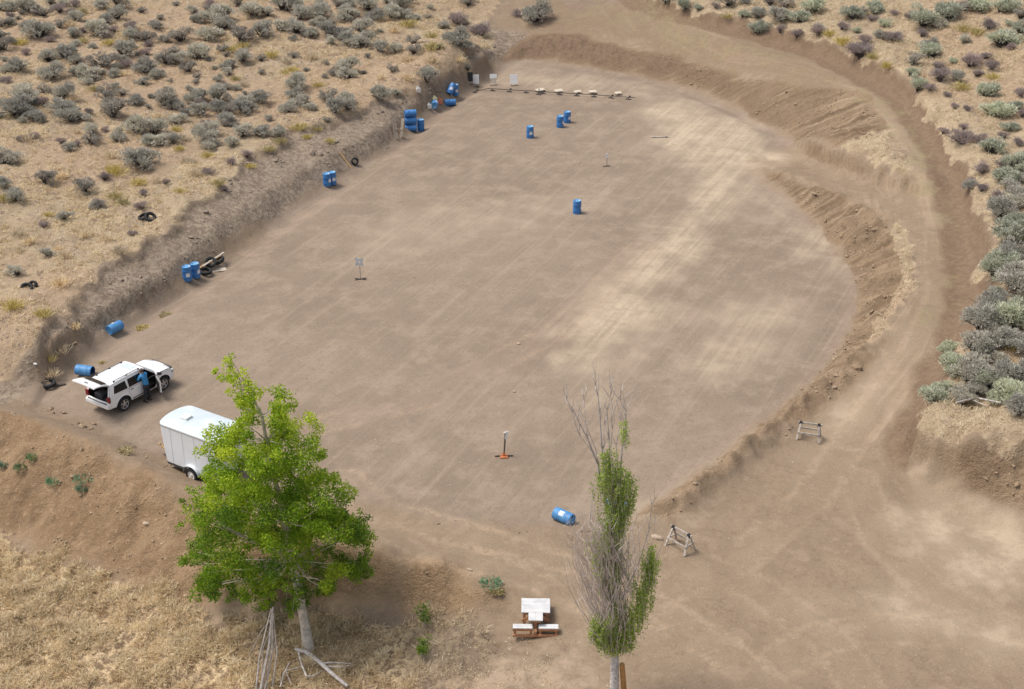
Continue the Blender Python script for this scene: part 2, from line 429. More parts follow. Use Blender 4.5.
class MB:
    def __init__(s): s.v = []; s.f = []; s.m = []
    def add(s, vs, fs, mi=0):
        b = len(s.v); s.v += [tuple(map(float, q)) for q in vs]
        s.f += [tuple(b + i for i in f) for f in fs]; s.m += [mi] * len(fs); return s
    def box(s, c, d, rot=None, mi=0, taper=None):
        hx, hy, hz = d[0] / 2, d[1] / 2, d[2] / 2
        vs = [Vector((x * hx, y * hy, z * hz)) for z in (-1, 1) for y in (-1, 1) for x in (-1, 1)]
        if taper:
            for q in vs:
                if q.z > 0: q.x *= taper[0]; q.y *= taper[1]
        if rot is not None:
            M = rot if isinstance(rot, Matrix) else Euler(rot).to_matrix()
            vs = [M @ q for q in vs]
        vs = [q + Vector(c) for q in vs]
        return s.add(vs, [(0, 2, 3, 1), (4, 5, 7, 6), (0, 1, 5, 4), (2, 6, 7, 3), (0, 4, 6, 2), (1, 3, 7, 5)], mi)
    def bar(s, a, b, w, h, mi=0):
        """rectangular beam from a to b"""
        a = Vector(a); b = Vector(b); d = b - a
        q = d.to_track_quat('X', 'Z').to_matrix()
        return s.box((a + b) / 2, (d.length, w, h), q, mi)
    def tube(s, pts, rad, nseg=6, mi=0, cap=True):
        pts = [Vector(p) for p in pts]
        if not hasattr(rad, '__len__'): rad = [rad] * len(pts)
        vs = []; up = Vector((.31, .17, .93))
        for i, p in enumerate(pts):
            t = (pts[min(i + 1, len(pts) - 1)] - pts[max(i - 1, 0)])
            if t.length < 1e-9: t = Vector((0, 0, 1))
            t.normalize()
            a = t.cross(up)
            if a.length < .05: a = t.cross(Vector((1, 0, 0)))
            a.normalize(); b = t.cross(a)
            for k in range(nseg):
                an = 2 * math.pi * k / nseg
                vs.append(p + (a * math.cos(an) + b * math.sin(an)) * rad[i])
        fs = []
        for i in range(len(pts) - 1):
            for k in range(nseg):
                k2 = (k + 1) % nseg
                fs.append((i * nseg + k, i * nseg + k2, (i + 1) * nseg + k2, (i + 1) * nseg + k))
        if cap:
            fs.append(tuple(range(nseg))[::-1]); fs.append(tuple((len(pts) - 1) * nseg + k for k in range(nseg)))
        return s.add(vs, fs, mi)
    def lathe(s, prof, nseg=24, M=None, mi=0):
        """prof: (r, z) pairs"""
        vs = []; fs = []
        for r, z in prof:
            for k in range(nseg):
                an = 2 * math.pi * k / nseg
                q = Vector((r * math.cos(an), r * math.sin(an), z))
                vs.append(M @ q if M else q)
        for i in range(len(prof) - 1):
            for k in range(nseg):
                k2 = (k + 1) % nseg
                fs.append((i * nseg + k, i * nseg + k2, (i + 1) * nseg + k2, (i + 1) * nseg + k))
        return s.add(vs, fs, mi)
    def sheet(s, outer, holes, fn, mi=0):
        """triangulated 2-D outline with holes; fn maps (a, b) to a point"""
        loops = [outer] + list(holes)
        tri = tessellate_polygon([[Vector((p[0], p[1], 0)) for p in l] for l in loops])
        flatp = [p for l in loops for p in l]
        return s.add([fn(*p) for p in flatp], [tuple(t) for t in tri], mi)
    def loft(s, rings, close=False, mi=0, capa=False, capb=False):
        nn = len(rings[0]); vs = [p for r in rings for p in r]; fs = []
        for i in range(len(rings) - 1):
            for k in range(nn if close else nn - 1):
                k2 = (k + 1) % nn
                fs.append((i * nn + k, i * nn + k2, (i + 1) * nn + k2, (i + 1) * nn + k))
        if capa: fs.append(tuple(range(nn))[::-1])
        if capb: fs.append(tuple((len(rings) - 1) * nn + k for k in range(nn)))
        return s.add(vs, fs, mi)
    def build(s, name, mats, parent=None, smooth=False, bevel=0, seg=2, fixn=True):
        me = bpy.data.meshes.new(name)
        me.from_pydata(s.v, [], s.f)
        if not isinstance(mats, (list, tuple)): mats = [mats]
        for m in mats: me.materials.append(m)
        me.polygons.foreach_set('material_index', s.m)
        bm = bmesh.new(); bm.from_mesh(me)
        if fixn: bmesh.ops.recalc_face_normals(bm, faces=bm.faces)
        if bevel:
            bmesh.ops.bevel(bm, geom=[e for e in bm.edges if len(e.link_faces) == 2 and e.calc_face_angle(0) > .5], offset=bevel, segments=seg, affect='EDGES', profile=.6)
        bm.to_mesh(me); bm.free()
        if smooth:
            me.polygons.foreach_set('use_smooth', [True] * len(me.polygons))
            try: me.set_sharp_from_angle(angle=R(40))
            except Exception: pass
        me.update()
        o = bpy.data.objects.new(name, me); COL.objects.link(o)
        if parent: o.parent = parent
        return o

def empty(name, loc, rz=0.0, label=None, cat=None, group=None, rot=None):
    o = bpy.data.objects.new(name, None); COL.objects.link(o)
    o.empty_display_size = .3
    o.location = loc
    o.rotation_euler = rot if rot is not None else (0, 0, rz)
    return setp(o, label, cat, group)

def dup(o, parent=None):
    c = o.copy(); COL.objects.link(c); c.parent = parent
    for ch in list(o.children): dup(ch, c)
    return c

# ------------------------------------------------------------------ materials
def mk(name):
    m = bpy.data.materials.new(name); m.use_nodes = True
    return m, m.node_tree, m.node_tree.nodes['Principled BSDF']

def nd(nt, t, **kw):
    n_ = nt.nodes.new(t)
    for k, v in kw.items():
        if k.startswith('i_'):
            key = k[2:]
            n_.inputs[int(key) if key.isdigit() else key.replace('_', ' ')].default_value = v
        else: setattr(n_, k, v)
    return n_

def mix(nt, fac, a, b, mode='MIX'):
    n_ = nt.nodes.new('ShaderNodeMix'); n_.data_type = 'RGBA'; n_.blend_type = mode
    for i, q in ((0, fac), (6, a), (7, b)):
        if isinstance(q, (int, float)): n_.inputs[i].default_value = q
        elif isinstance(q, tuple): n_.inputs[i].default_value = q if len(q) == 4 else q + (1,)
        else: nt.links.new(q, n_.inputs[i])
    return n_.outputs[2]

def ramp_(nt, val, a, b, ca=0.0, cb=1.0):
    n_ = nd(nt, 'ShaderNodeMapRange'); n_.interpolation_type = 'SMOOTHSTEP'
    n_.inputs[1].default_value = a; n_.inputs[2].default_value = b; n_.inputs[3].default_value = ca; n_.inputs[4].default_value = cb
    nt.links.new(val, n_.inputs[0]); return n_.outputs[0]

def noise(nt, vec, scale, detail=4, rough=.6):
    n_ = nd(nt, 'ShaderNodeTexNoise'); n_.inputs['Scale'].default_value = scale; n_.inputs['Detail'].default_value = detail; n_.inputs['Roughness'].default_value = rough
    nt.links.new(vec, n_.inputs['Vector']); return n_.outputs[0]

def attr(nt, name):
    n_ = nd(nt, 'ShaderNodeAttribute'); n_.attribute_name = name; return n_

def math_(nt, op, a, b=0.0):
    n_ = nd(nt, 'ShaderNodeMath'); n_.operation = op
    for i, q in ((0, a), (1, b)):
        if isinstance(q, (int, float)): n_.inputs[i].default_value = q
        else: nt.links.new(q, n_.inputs[i])
    return n_.outputs[0]

def plain(name, col, rough=.6, var=.15, scale=6.0, bump=0.0, metal=0.0, coat=0.0, col2=None):
    m, nt, b = mk(name)
    tc = nd(nt, 'ShaderNodeTexCoord')
    n1 = noise(nt, tc.outputs['Object'], scale, 5)
    c2 = col2 if col2 else tuple(c * (1 - var) for c in col)
    c = mix(nt, ramp_(nt, n1, .35, .68), tuple(col), tuple(c2))
    nt.links.new(c, b.inputs['Base Color'])
    b.inputs['Roughness'].default_value = rough; b.inputs['Metallic'].default_value = metal
    if coat: b.inputs['Coat Weight'].default_value = coat
    if bump:
        bp = nd(nt, 'ShaderNodeBump'); bp.inputs['Strength'].default_value = bump; bp.inputs['Distance'].default_value = .02
        nt.links.new(noise(nt, tc.outputs['Object'], scale * 4, 4), bp.inputs['Height']); nt.links.new(bp.outputs[0], b.inputs['Normal'])
    return m

def leafy(name, c0, c1, c2, rough=.6, transl=.25):
    """colour from the per-leaf attribute 'tint'"""
    m, nt, b = mk(name)
    t = attr(nt, 'tint').outputs['Fac']
    oi = nd(nt, 'ShaderNodeObjectInfo')
    c = mix(nt, ramp_(nt, t, 0, .5), c0, c1)
    c = mix(nt, ramp_(nt, t, .5, 1), c, c2)
    hs = nd(nt, 'ShaderNodeHueSaturation')
    nt.links.new(c, hs.inputs['Color'])
    nt.links.new(math_(nt, 'ADD', math_(nt, 'MULTIPLY', oi.outputs['Random'], .4), .8), hs.inputs['Value'])
    nt.links.new(math_(nt, 'ADD', math_(nt, 'MULTIPLY', oi.outputs['Random'], .3), .85), hs.inputs['Saturation'])
    nt.links.new(hs.outputs[0], b.inputs['Base Color'])
    b.inputs['Roughness'].default_value = rough
    b.inputs['Specular IOR Level'].default_value = .25
    if transl:
        tr = nd(nt, 'ShaderNodeBsdfTranslucent'); nt.links.new(hs.outputs[0], tr.inputs[0])
        ms = nd(nt, 'ShaderNodeMixShader'); ms.inputs[0].default_value = transl
        nt.links.new(b.outputs[0], ms.inputs[1]); nt.links.new(tr.outputs[0], ms.inputs[2])
        nt.links.new(ms.outputs[0], nt.nodes['Material Output'].inputs[0])
    return m

M = {}
M['white_paint'] = plain('white_paint', (.82, .82, .82), .3, .04, 3, coat=.5)
M['trailer'] = plain('trailer_skin', (.70, .73, .76), .4, .08, 1.2)
M['trailer_roof'] = plain('trailer_roof', (.50, .57, .60), .45, .14, 1.0, col2=(.62, .67, .69))
M['glass'] = plain('dark_glass', (.012, .013, .016), .08, .2, 3)
M['rubber'] = plain('rubber', (.018, .018, .02), .8, .3, 9, bump=.3)
M['alloy'] = plain('alloy', (.55, .55, .57), .35, .2, 6, metal=.7)
M['interior'] = plain('dark_interior', (.02, .019, .018), .85, .3, 5)
M['grey_trim'] = plain('grey_trim', (.07, .07, .075), .6, .2, 5)
M['red_lens'] = plain('red_lens', (.22, .012, .02), .2, .2, 8)
M['clear_lens'] = plain('clear_lens', (.5, .51, .52), .15, .2, 8)
M['drum'] = plain('blue_plastic', (.030, .155, .42), .42, .0, 2.5, col2=(.055, .20, .46))
M['drum_faded'] = plain('faded_blue_plastic', (.075, .25, .50), .5, .0, 2.5, col2=(.05, .20, .45))
M['drum_in'] = plain('drum_inside', (.012, .05, .16), .6, .2, 3)
M['drum_lid'] = plain('drum_head', (.10, .30, .55), .5, .1, 3, col2=(.17, .37, .58))
M['paper'] = plain('paper_white', (.78, .77, .75), .7, .08, 4)
M['board_white'] = plain('whitewashed_board', (.62, .62, .62), .6, .0, 3, col2=(.50, .50, .50))
M['red_wood'] = plain('reddish_wood', (.42, .20, .10), .65, .3, 7, bump=.2)
M['tan_wood'] = plain('tan_wood', (.46, .30, .15), .7, .25, 6, bump=.2)
M['grey_wood'] = plain('weathered_grey_wood', (.50, .44, .38), .8, .35, 7, bump=.3)
M['dead_wood'] = plain('dead_grey_wood', (.54, .49, .46), .85, .4, 5, bump=.4)
M['old_wood'] = plain('old_brown_wood', (.34, .28, .215), .85, .4, 7, bump=.3)
M['cardboard'] = plain('cardboard', (.54, .47, .37), .8, .15, 4)
M['steel'] = plain('dark_steel', (.12, .10, .09), .6, .3, 8, metal=.3)
M['orange'] = plain('orange_paint', (.50, .16, .05), .6, .3, 8)
M['black_board'] = plain('black_board', (.02, .02, .022), .7, .2, 5)
M['bark'] = plain('pale_bark', (.62, .54, .45), .85, .45, 5, bump=.6)
M['bark_white'] = plain('whitish_bark', (.66, .63, .60), .85, .5, 9, bump=.6, col2=(.34, .31, .29))
M['twig'] = plain('bare_twig', (.60, .52, .48), .85, .3, 3)
M['post'] = plain('stained_post', (.48, .25, .08), .7, .35, 6, bump=.2)
M['rock'] = plain('rock', (.46, .36, .26), .9, .35, 5, bump=.5)
M['clod'] = plain('clods', (.26, .18, .115), .95, .4, .6, bump=.4, col2=(.33, .25, .17))
M['clod_grey'] = plain('grey_clods', (.235, .185, .14), .95, .4, .6, bump=.4, col2=(.30, .24, .185))
M['skin'] = plain('skin', (.50, .30, .21), .55, .1, 10)
M['shirt'] = plain('blue_shirt', (.05, .27, .55), .8, .25, 6, bump=.3)
M['trousers'] = plain('dark_trousers', (.025, .028, .04), .85, .3, 8, bump=.3)
M['shoe'] = plain('dark_shoe', (.03, .026, .024), .7, .3, 8)
M['hair'] = plain('grey_brown_hair', (.12, .09, .07), .8, .4, 20)
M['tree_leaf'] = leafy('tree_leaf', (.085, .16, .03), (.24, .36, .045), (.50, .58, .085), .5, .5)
M['poplar_leaf'] = leafy('poplar_leaf', (.22, .29, .08), (.37, .46, .14), (.52, .60, .22), .5, .6)
M['sage'] = leafy('sage_leaf', (.36, .335, .27), (.50, .475, .40), (.64, .615, .53), .8, .25)
M['sage_green'] = leafy('sage_green_leaf', (.36, .37, .275), (.50, .515, .39), (.64, .655, .53), .8, .25)
M['sage_dark'] = leafy('sage_dark_leaf', (.23, .21, .175), (.36, .33, .28), (.52, .48, .42), .8, .25)
M['dead_bush'] = leafy('dead_bush_twig', (.25, .20, .185), (.36, .295, .28), (.48, .40, .375), .85, .15)
M['stem'] = plain('dark_stem', (.055, .043, .04), .9, .4, 9)
M['straw'] = leafy('dry_grass', (.39, .295, .19), (.68, .56, .38), (.84, .75, .57), .8, .4)
M['straw_bright'] = leafy('pale_straw', (.42, .31, .19), (.78, .635, .41), (.92, .82, .60), .8, .45)
M['tuft'] = leafy('bunch_grass', (.30, .25, .10), (.52, .44, .19), (.66, .56, .29), .8, .35)
M['weed'] = leafy('green_weed', (.11, .18, .07), (.18, .28, .11), (.26, .36, .16), .7, .3)
M['weed_blue'] = leafy('bluegreen_weed', (.11, .20, .12), (.16, .29, .17), (.24, .38, .24), .7, .3)

# ------------------------------------------------------------------ ground material
def ground_material():
    m, nt, b = mk('dry_ground')
    tc = nd(nt, 'ShaderNodeTexCoord'); ob = tc.outputs['Object']
    def mapped(rz, sx, sy):
        m0 = nd(nt, 'ShaderNodeMapping'); m0.inputs['Rotation'].default_value = (0, 0, rz); nt.links.new(ob, m0.inputs[0])
        mp = nd(nt, 'ShaderNodeMapping'); mp.inputs['Scale'].default_value = (sx, sy, 1)
        nt.links.new(m0.outputs[0], mp.inputs[0]); return mp.outputs[0]
    nL = noise(nt, ob, .07, 2); nM = noise(nt, ob, .55, 4, .65); nS = noise(nt, ob, 3.2, 3, .7); nX = noise(nt, ob, 13, 2, .7)
    fl = attr(nt, 'flow').outputs['Vector']
    def fmap(sx, sy):
        mp = nd(nt, 'ShaderNodeMapping'); mp.inputs['Scale'].default_value = (sx, sy, 1); nt.links.new(fl, mp.inputs[0]); return mp.outputs[0]
    st1 = noise(nt, mapped(STREAK, .07, 1.3), 1, 3, .65)
    st2 = noise(nt, mapped(STREAK + .5, .12, 1.8), 1, 3, .65)
    stf = noise(nt, fmap(.10, 1.7), 1, 3, .65)
    c = mix(nt, ramp_(nt, nL, .35, .65), (.252, .194, .145), (.219, .166, .123))
    c = mix(nt, ramp_(nt, nM, .42, .68), c, (.290, .225, .168))
    c = mix(nt, math_(nt, 'MULTIPLY', ramp_(nt, nS, .52, .63), .38), c, (.195, .145, .108))
    st3 = noise(nt, mapped(STREAK + .03, .05, 4.2), 1, 3, .65)
    c = mix(nt, math_(nt, 'MULTIPLY', ramp_(nt, st1, .5, .78), .42), c, (.36, .285, .215))
    c = mix(nt, math_(nt, 'MULTIPLY', ramp_(nt, st2, .52, .78), .3), c, (.19, .138, .102))
    c = mix(nt, math_(nt, 'MULTIPLY', ramp_(nt, st3, .54, .72), .22), c, (.37, .295, .225))
    c = mix(nt, math_(nt, 'MULTIPLY', ramp_(nt, st3, .44, .30), .22), c, (.18, .132, .10))
    road = attr(nt, 'm_road').outputs['Fac']
    rc = mix(nt, ramp_(nt, nM, .35, .7), (.258, .192, .131), (.21, .153, .103))
    rc = mix(nt, math_(nt, 'MULTIPLY', ramp_(nt, nS, .52, .63), .42), rc, (.18, .124, .083))
    rc = mix(nt, math_(nt, 'MULTIPLY', ramp_(nt, nM, .54, .64), .45), rc, (.33, .25, .178))
    rc = mix(nt, math_(nt, 'MULTIPLY', math_(nt, 'MULTIPLY', ramp_(nt, stf, .48, .75), attr(nt, 'm_along').outputs['Fac']), .5), rc, (.38, .29, .20))
    c = mix(nt, road, c, rc)
    # pale dust, broken into streaks
    pa = attr(nt, 'm_pale').outputs['Fac']
    mix_f = math_(nt, 'ADD', math_(nt, 'MULTIPLY', st1, .6), math_(nt, 'MULTIPLY', st3, .4))
    mix_f = math_(nt, 'ADD', math_(nt, 'MULTIPLY', mix_f, math_(nt, 'SUBTRACT', 1.0, road)), math_(nt, 'MULTIPLY', nM, road))
    pf = math_(nt, 'MULTIPLY', pa, ramp_(nt, math_(nt, 'ADD', math_(nt, 'ADD', math_(nt, 'MULTIPLY', mix_f, .55), math_(nt, 'MULTIPLY', nS, .25)), math_(nt, 'MULTIPLY', nM, .32)), .43, .70, .26, .95))
    c = mix(nt, pf, c, (.475, .385, .275))
    tk = attr(nt, 'm_track').outputs['Fac']
    c = mix(nt, math_(nt, 'MULTIPLY', tk, ramp_(nt, nS, .35, .65, .1, .6)), c, (.42, .315, .215))
    # grey bank on the left
    bk = attr(nt, 'm_bank').outputs['Fac']
    bc = mix(nt, ramp_(nt, nS, .38, .62), (.195, .150, .112), (.31, .248, .186))
    bc = mix(nt, math_(nt, 'MULTIPLY', ramp_(nt, nM, .48, .68), .6), bc, (.165, .125, .092))
    c = mix(nt, bk, c, bc)
    # disturbed brown berm dirt
    br = attr(nt, 'm_brown').outputs['Fac']
    oc = mix(nt, ramp_(nt, nM, .35, .65), (.282, .190, .112), (.215, .141, .081))
    oc = mix(nt, math_(nt, 'MULTIPLY', ramp_(nt, nS, .52, .72), .55), oc, (.42, .29, .185))
    oc = mix(nt, math_(nt, 'MULTIPLY', ramp_(nt, nX, .55, .75), .4), oc, (.15, .092, .052))
    c = mix(nt, br, c, oc)
    fa = attr(nt, 'm_face').outputs['Fac']
    fcx = mix(nt, ramp_(nt, nM, .36, .64), (.262, .186, .118), (.198, .137, .086))
    fcx = mix(nt, math_(nt, 'MULTIPLY', ramp_(nt, nS, .50, .68), .6), fcx, (.135, .09, .056))
    fcx = mix(nt, math_(nt, 'MULTIPLY', ramp_(nt, nX, .52, .72), .5), fcx, (.34, .255, .17))
    c = mix(nt, fa, c, fcx)
    bl = attr(nt, 'm_blade').outputs['Fac']
    c = mix(nt, math_(nt, 'MULTIPLY', bl, ramp_(nt, stf, .50, .60, 0, .75)), c, (.125, .083, .05))
    c = mix(nt, math_(nt, 'MULTIPLY', bl, ramp_(nt, stf, .46, .36, 0, .6)), c, (.37, .285, .19))
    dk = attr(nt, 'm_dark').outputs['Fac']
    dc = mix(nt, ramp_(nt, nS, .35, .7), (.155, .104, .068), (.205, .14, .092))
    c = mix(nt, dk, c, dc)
    # thatch of dry grass over soil
    gr = attr(nt, 'm_grass').outputs['Fac']
    gc = mix(nt, ramp_(nt, nM, .35, .62), (.285, .215, .142), (.385, .30, .198))
    gc = mix(nt, math_(nt, 'MULTIPLY', ramp_(nt, nS, .5, .72), .75), gc, (.48, .39, .265))
    gc = mix(nt, math_(nt, 'MULTIPLY', ramp_(nt, nX, .52, .7), .55), gc, (.21, .14, .09))
    pk = ramp_(nt, nL, .40, .62)
    sl = attr(nt, 'm_soil').outputs['Fac']
    gc = mix(nt, math_(nt, 'MULTIPLY', sl, .8), gc, mix(nt, ramp_(nt, nS, .3, .7), (.30, .213, .14), (.40, .292, .195)))
    fr = attr(nt, 'm_front').outputs['Fac']
    gc = mix(nt, math_(nt, 'MULTIPLY', fr, .85), gc, mix(nt, ramp_(nt, nS, .42, .58), (.21, .145, .09), (.60, .455, .28)))
    gfac = ramp_(nt, math_(nt, 'ADD', gr, math_(nt, 'MULTIPLY', math_(nt, 'SUBTRACT', nS, .5), .5)), .3, .62)
    c = mix(nt, gfac, c, gc)
    li = attr(nt, 'm_litter').outputs['Fac']
    lc = mix(nt, ramp_(nt, nM, .38, .62), (.17, .125, .088), (.36, .27, .19))
    lc = mix(nt, ramp_(nt, nS, .5, .7), lc, (.26, .20, .135))
    c = mix(nt, math_(nt, 'MULTIPLY', li, .85), c, lc)
    gn = attr(nt, 'm_green').outputs['Fac']
    c = mix(nt, math_(nt, 'MULTIPLY', gn, ramp_(nt, nS, .4, .65, .1, .55)), c, (.25, .225, .115))
    # little light stones and dark specks
    vo = nd(nt, 'ShaderNodeTexVoronoi'); vo.inputs['Scale'].default_value = 1.6; nt.links.new(ob, vo.inputs['Vector'])
    sp = ramp_(nt, vo.outputs['Distance'], .06, .03)
    c = mix(nt, math_(nt, 'MULTIPLY', sp, math_(nt, 'SUBTRACT', .55, math_(nt, 'MULTIPLY', gr, .5))), c, (.55, .46, .36))
    c = mix(nt, ramp_(nt, nX, .56, .78, 0, .5), c, (.16, .115, .085))
    c = mix(nt, ramp_(nt, nX, .44, .22, 0, .45), c, (.46, .37, .27))
    nt.links.new(c, b.inputs['Base Color'])
    b.inputs['Roughness'].default_value = .95
    b.inputs['Specular IOR Level'].default_value = .15
    hgt = math_(nt, 'ADD', math_(nt, 'MULTIPLY', nS, 1.0), math_(nt, 'MULTIPLY', nX, .45))
    bp = nd(nt, 'ShaderNodeBump'); bp.inputs['Distance'].default_value = .16
    rg = math_(nt, 'ADD', .22, math_(nt, 'MULTIPLY', math_(nt, 'MAXIMUM', math_(nt, 'MAXIMUM', math_(nt, 'MAXIMUM', br, fa), bk), gr), .6))
    nt.links.new(rg, bp.inputs['Strength'])
    nt.links.new(hgt, bp.inputs['Height']); nt.links.new(bp.outputs[0], b.inputs['Normal'])
    return m
_a = P(553, 313, 0); _b = P(620, 245, 0)
STREAK = -math.atan2(_b[1] - _a[1], _b[0] - _a[0])

m_road = np.clip(np.maximum(sstep(.6, -.6, sdA + nb * .8) * (dTR < 40), 0) * (1 - m_grass), 0, 1)
m_soil = np.clip(sstep(-.05, .35, fbm(GX, GY, .11, 3) + .25 * sstep(80, 110, GY) * (GX < 0)), 0, 1)
flow = np.zeros(GX.shape + (3,))
inside = sdA > -.5
flow[..., 0] = np.where(inside, sTR, sRd); flow[..., 1] = np.where(inside, dTR * .8 + 100, dRd)
far_in = (sdA > 9)
ca, sa = math.cos(-STREAK), math.sin(-STREAK)
fo = sstep(6, 14, np.abs(dTR)) * inside
bm_ = (sdFF > -.5) & (GX > 8)
flow[..., 0] = np.where(bm_, ub, flow[..., 0]); flow[..., 1] = np.where(bm_, ua * 1.3 + 60, flow[..., 1])
rm_ = (sdRF > -.2)
flow[..., 0] = np.where(rm_, dTR * 1.5, flow[..., 0]); flow[..., 1] = np.where(rm_, sTR * 1.2 + 30, flow[..., 1])
NX, NY = GX.shape
idx = np.arange(NX * NY).reshape(NX, NY)
F = np.stack([idx[:-1, :-1], idx[1:, :-1], idx[1:, 1:], idx[:-1, 1:]], -1).reshape(-1, 4)
V = np.stack([GX, GY, GZ], -1).reshape(-1, 3)
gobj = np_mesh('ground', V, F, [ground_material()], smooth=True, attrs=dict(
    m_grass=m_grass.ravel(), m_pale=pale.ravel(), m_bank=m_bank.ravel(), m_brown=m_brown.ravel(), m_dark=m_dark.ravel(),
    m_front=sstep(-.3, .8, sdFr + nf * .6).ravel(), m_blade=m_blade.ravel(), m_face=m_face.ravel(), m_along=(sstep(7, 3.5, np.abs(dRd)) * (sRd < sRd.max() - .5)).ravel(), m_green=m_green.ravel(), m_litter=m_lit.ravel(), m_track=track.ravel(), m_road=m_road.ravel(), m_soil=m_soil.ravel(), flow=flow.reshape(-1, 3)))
setp(gobj, 'bare dirt shooting range, banks and dry grassy slopes', None, None, 'structure')

# ================================================================== OBJECTS
def gz(x, y): return float(zat(x, y))

def yaw_px(a, b):
    p, q = ground(*a), ground(*b)
    return math.atan2(q[1] - p[1], q[0] - p[0])

# ------------------------------------------------------------------ sport utility vehicle
def build_suv():
    pr, pf = ground(124.5, 410), ground(163, 389.5)          # right-hand tyre contacts
    fwd = (pf - pr); fwd[2] = 0
    yaw = math.atan2(fwd[1], fwd[0])
    wb = 2.56
    right = np.array([math.sin(yaw), -math.cos(yaw), 0])
    c = (pr + pf) / 2 - right * .74
    root = empty('sport_utility_vehicle', (c[0], c[1], gz(c[0], c[1]) + .0), yaw,
                 'white sport utility vehicle with raised tailgate and open front passenger door', 'car')
    ax = (-wb / 2, wb / 2)
    WR = .37
    HW = .86
    def side_fn(sgn, off=0.0):
        def f(x, z):
            taper = 1 - .035 * max(0, (abs(x) - 1.5)) / .6
            if z <= 1.08:
                y = (HW - .05 * max(0, (.62 - z)) / .3 - .02 * max(0, z - .85) / .23) * taper
            else:
                y = (HW - .02) * taper - (z - 1.08) / .62 * .17
            return (x, sgn * (y + off), z)
        return f
    def arch(cx, r=.46, n=10, zc=.38):
        return [(cx - r * math.cos(math.pi * k / n), zc + r * math.sin(math.pi * k / n)) for k in range(n + 1)]
    def lower():
        o = [(-2.13, .46), (-2.15, .76), (-2.10, 1.08)]
        o += [(-1.0, 1.08), (0.0, 1.08), (.95, 1.08), (1.5, 1.06), (1.80, .98), (1.92, .84), (1.97, .62), (1.94, .38)]
        o += [(ax[1] + .46, .38)] + arch(ax[1])[::-1][1:-1] + [(ax[1] - .46, .38)]
        o += [(0.3, .36), (-.4, .36)]
        o += [(ax[0] + .46, .38)] + arch(ax[0])[::-1][1:-1] + [(ax[0] - .46, .42)]
        return o
    door_lo = [(.02, .44), (.02, 1.075), (.86, 1.075), (.80, .62), (.74, .44)]
    win_f = [(.04, 1.12), (.06, 1.585), (.30, 1.60), (.80, 1.12)]
    win_r = [(-.86, 1.12), (-.84, 1.565), (-.04, 1.585), (-.06, 1.12)]
    win_q = [(-1.80, 1.14), (-1.66, 1.54), (-.98, 1.56), (-.96, 1.12)]
    upper_o = [(-2.08, 1.08), (-1.86, 1.68), (-.8, 1.72), (.30, 1.70), (.98, 1.08)]
    body = MB()
    for sgn in (-1, 1):
        body.sheet(lower(), [door_lo] if sgn < 0 else [], side_fn(sgn))
        body.sheet(upper_o, [([(.02, 1.085), (.02, 1.62), (.30, 1.63), (.90, 1.085)] if sgn < 0 else win_f), win_r, win_q], side_fn(sgn))
    # roof
    rr = []
    for x, z in ((-1.86, 1.68), (-1.5, 1.715), (-.8, 1.735), (0, 1.735), (.30, 1.70)):
        e = side_fn(1)(x, min(z, 1.70))[1]
        rr.append([(x, e * t, z + .035 * (1 - t * t)) for t in np.linspace(-1, 1, 9)])
    body.loft(rr)
    # bonnet and nose
    rr = []
    for x, z in ((.90, 1.09), (1.2, 1.10), (1.6, 1.075), (1.80, 1.0), (1.92, .86), (1.97, .64), (1.94, .38)):
        e = side_fn(1)(x, z)[1]
        bow = .04 * (x > .95)
        rr.append([(x + (.10 * (1 - t * t) if x > 1.7 else 0), e * t, z + (.05 * (1 - abs(t) ** 3) if x < 1.9 else 0)) for t in np.linspace(-1, 1, 9)])
    body.loft(rr)
    # tail below the opening, side pillars, top rail
    rr = []
    for x, z in ((-2.10, .80), (-2.15, .76), (-2.16, .62), (-2.13, .44)):
        e = side_fn(1)(x, z)[1]
        rr.append([(x - .07 * (1 - t * t), e * t, z) for t in np.linspace(-1, 1, 9)])
    body.loft(rr)
    for sgn in (-1, 1):
        body.loft([[side_fn(sgn)(-2.14 + .04 * (z - .76) / .32 if z < 1.09 else -2.10 + .24 * (z - 1.08) / .6, z), tuple(np.array(side_fn(sgn)(-2.14 + .04 * (z - .76) / .32 if z < 1.09 else -2.10 + .24 * (z - 1.08) / .6, z)) - np.array([0, sgn * .12, 0]))] for z in (.76, .9, 1.08, 1.3, 1.5, 1.68)])
    body.box((-1.9, 0, 1.655), (.1, 1.2, .05))
    b = body.build('body', M['white_paint'], root, smooth=True)
    # underside and dark lining
    un = MB(); un.box((0, 0, .40), (3.9, 1.5, .10)).box((1.5, 0, .7), (1.1, 1.35, .55))
    un.build('underbody', M['grey_trim'], root)
    it = MB()
    for sgn in (-1, 1):
        it.sheet([(-2.08, .6), (-2.06, 1.06), (.9, 1.06), (.9, .6)], [door_lo[0:0] or [(.04, .64), (.04, 1.05), (.84, 1.05), (.8, .64)]] if sgn < 0 else [], side_fn(sgn, -.05))
    rr = [[(x, y, z) for y in np.linspace(-.64, .64, 5)] for x, z in ((-1.84, 1.63), (-.8, 1.68), (.26, 1.65))]
    it.loft(rr)
    it.box((-.55, 0, .60), (3.0, 1.6, .03))
    it.box((.95, 0, .85), (.12, 1.55, .5))
    it.build('interior_trim', M['interior'], root)
    for cxs, cys in ((.15, -.38), (.15, .38)):
        s = MB(); s.box((cxs, cys, .82), (.5, .5, .16)).box((cxs - .28, cys, 1.12), (.14, .48, .6), (0, -.2, 0)).box((cxs - .36, cys, 1.48), (.1, .26, .16))
        s.build('seat', M['interior'], root, bevel=.03)
    s = MB(); s.box((-.72, 0, .82), (.5, 1.4, .16)).box((-1.0, 0, 1.1), (.14, 1.4, .5), (0, -.2, 0))
    s.build('rear_seat', M['interior'], root, bevel=.03)
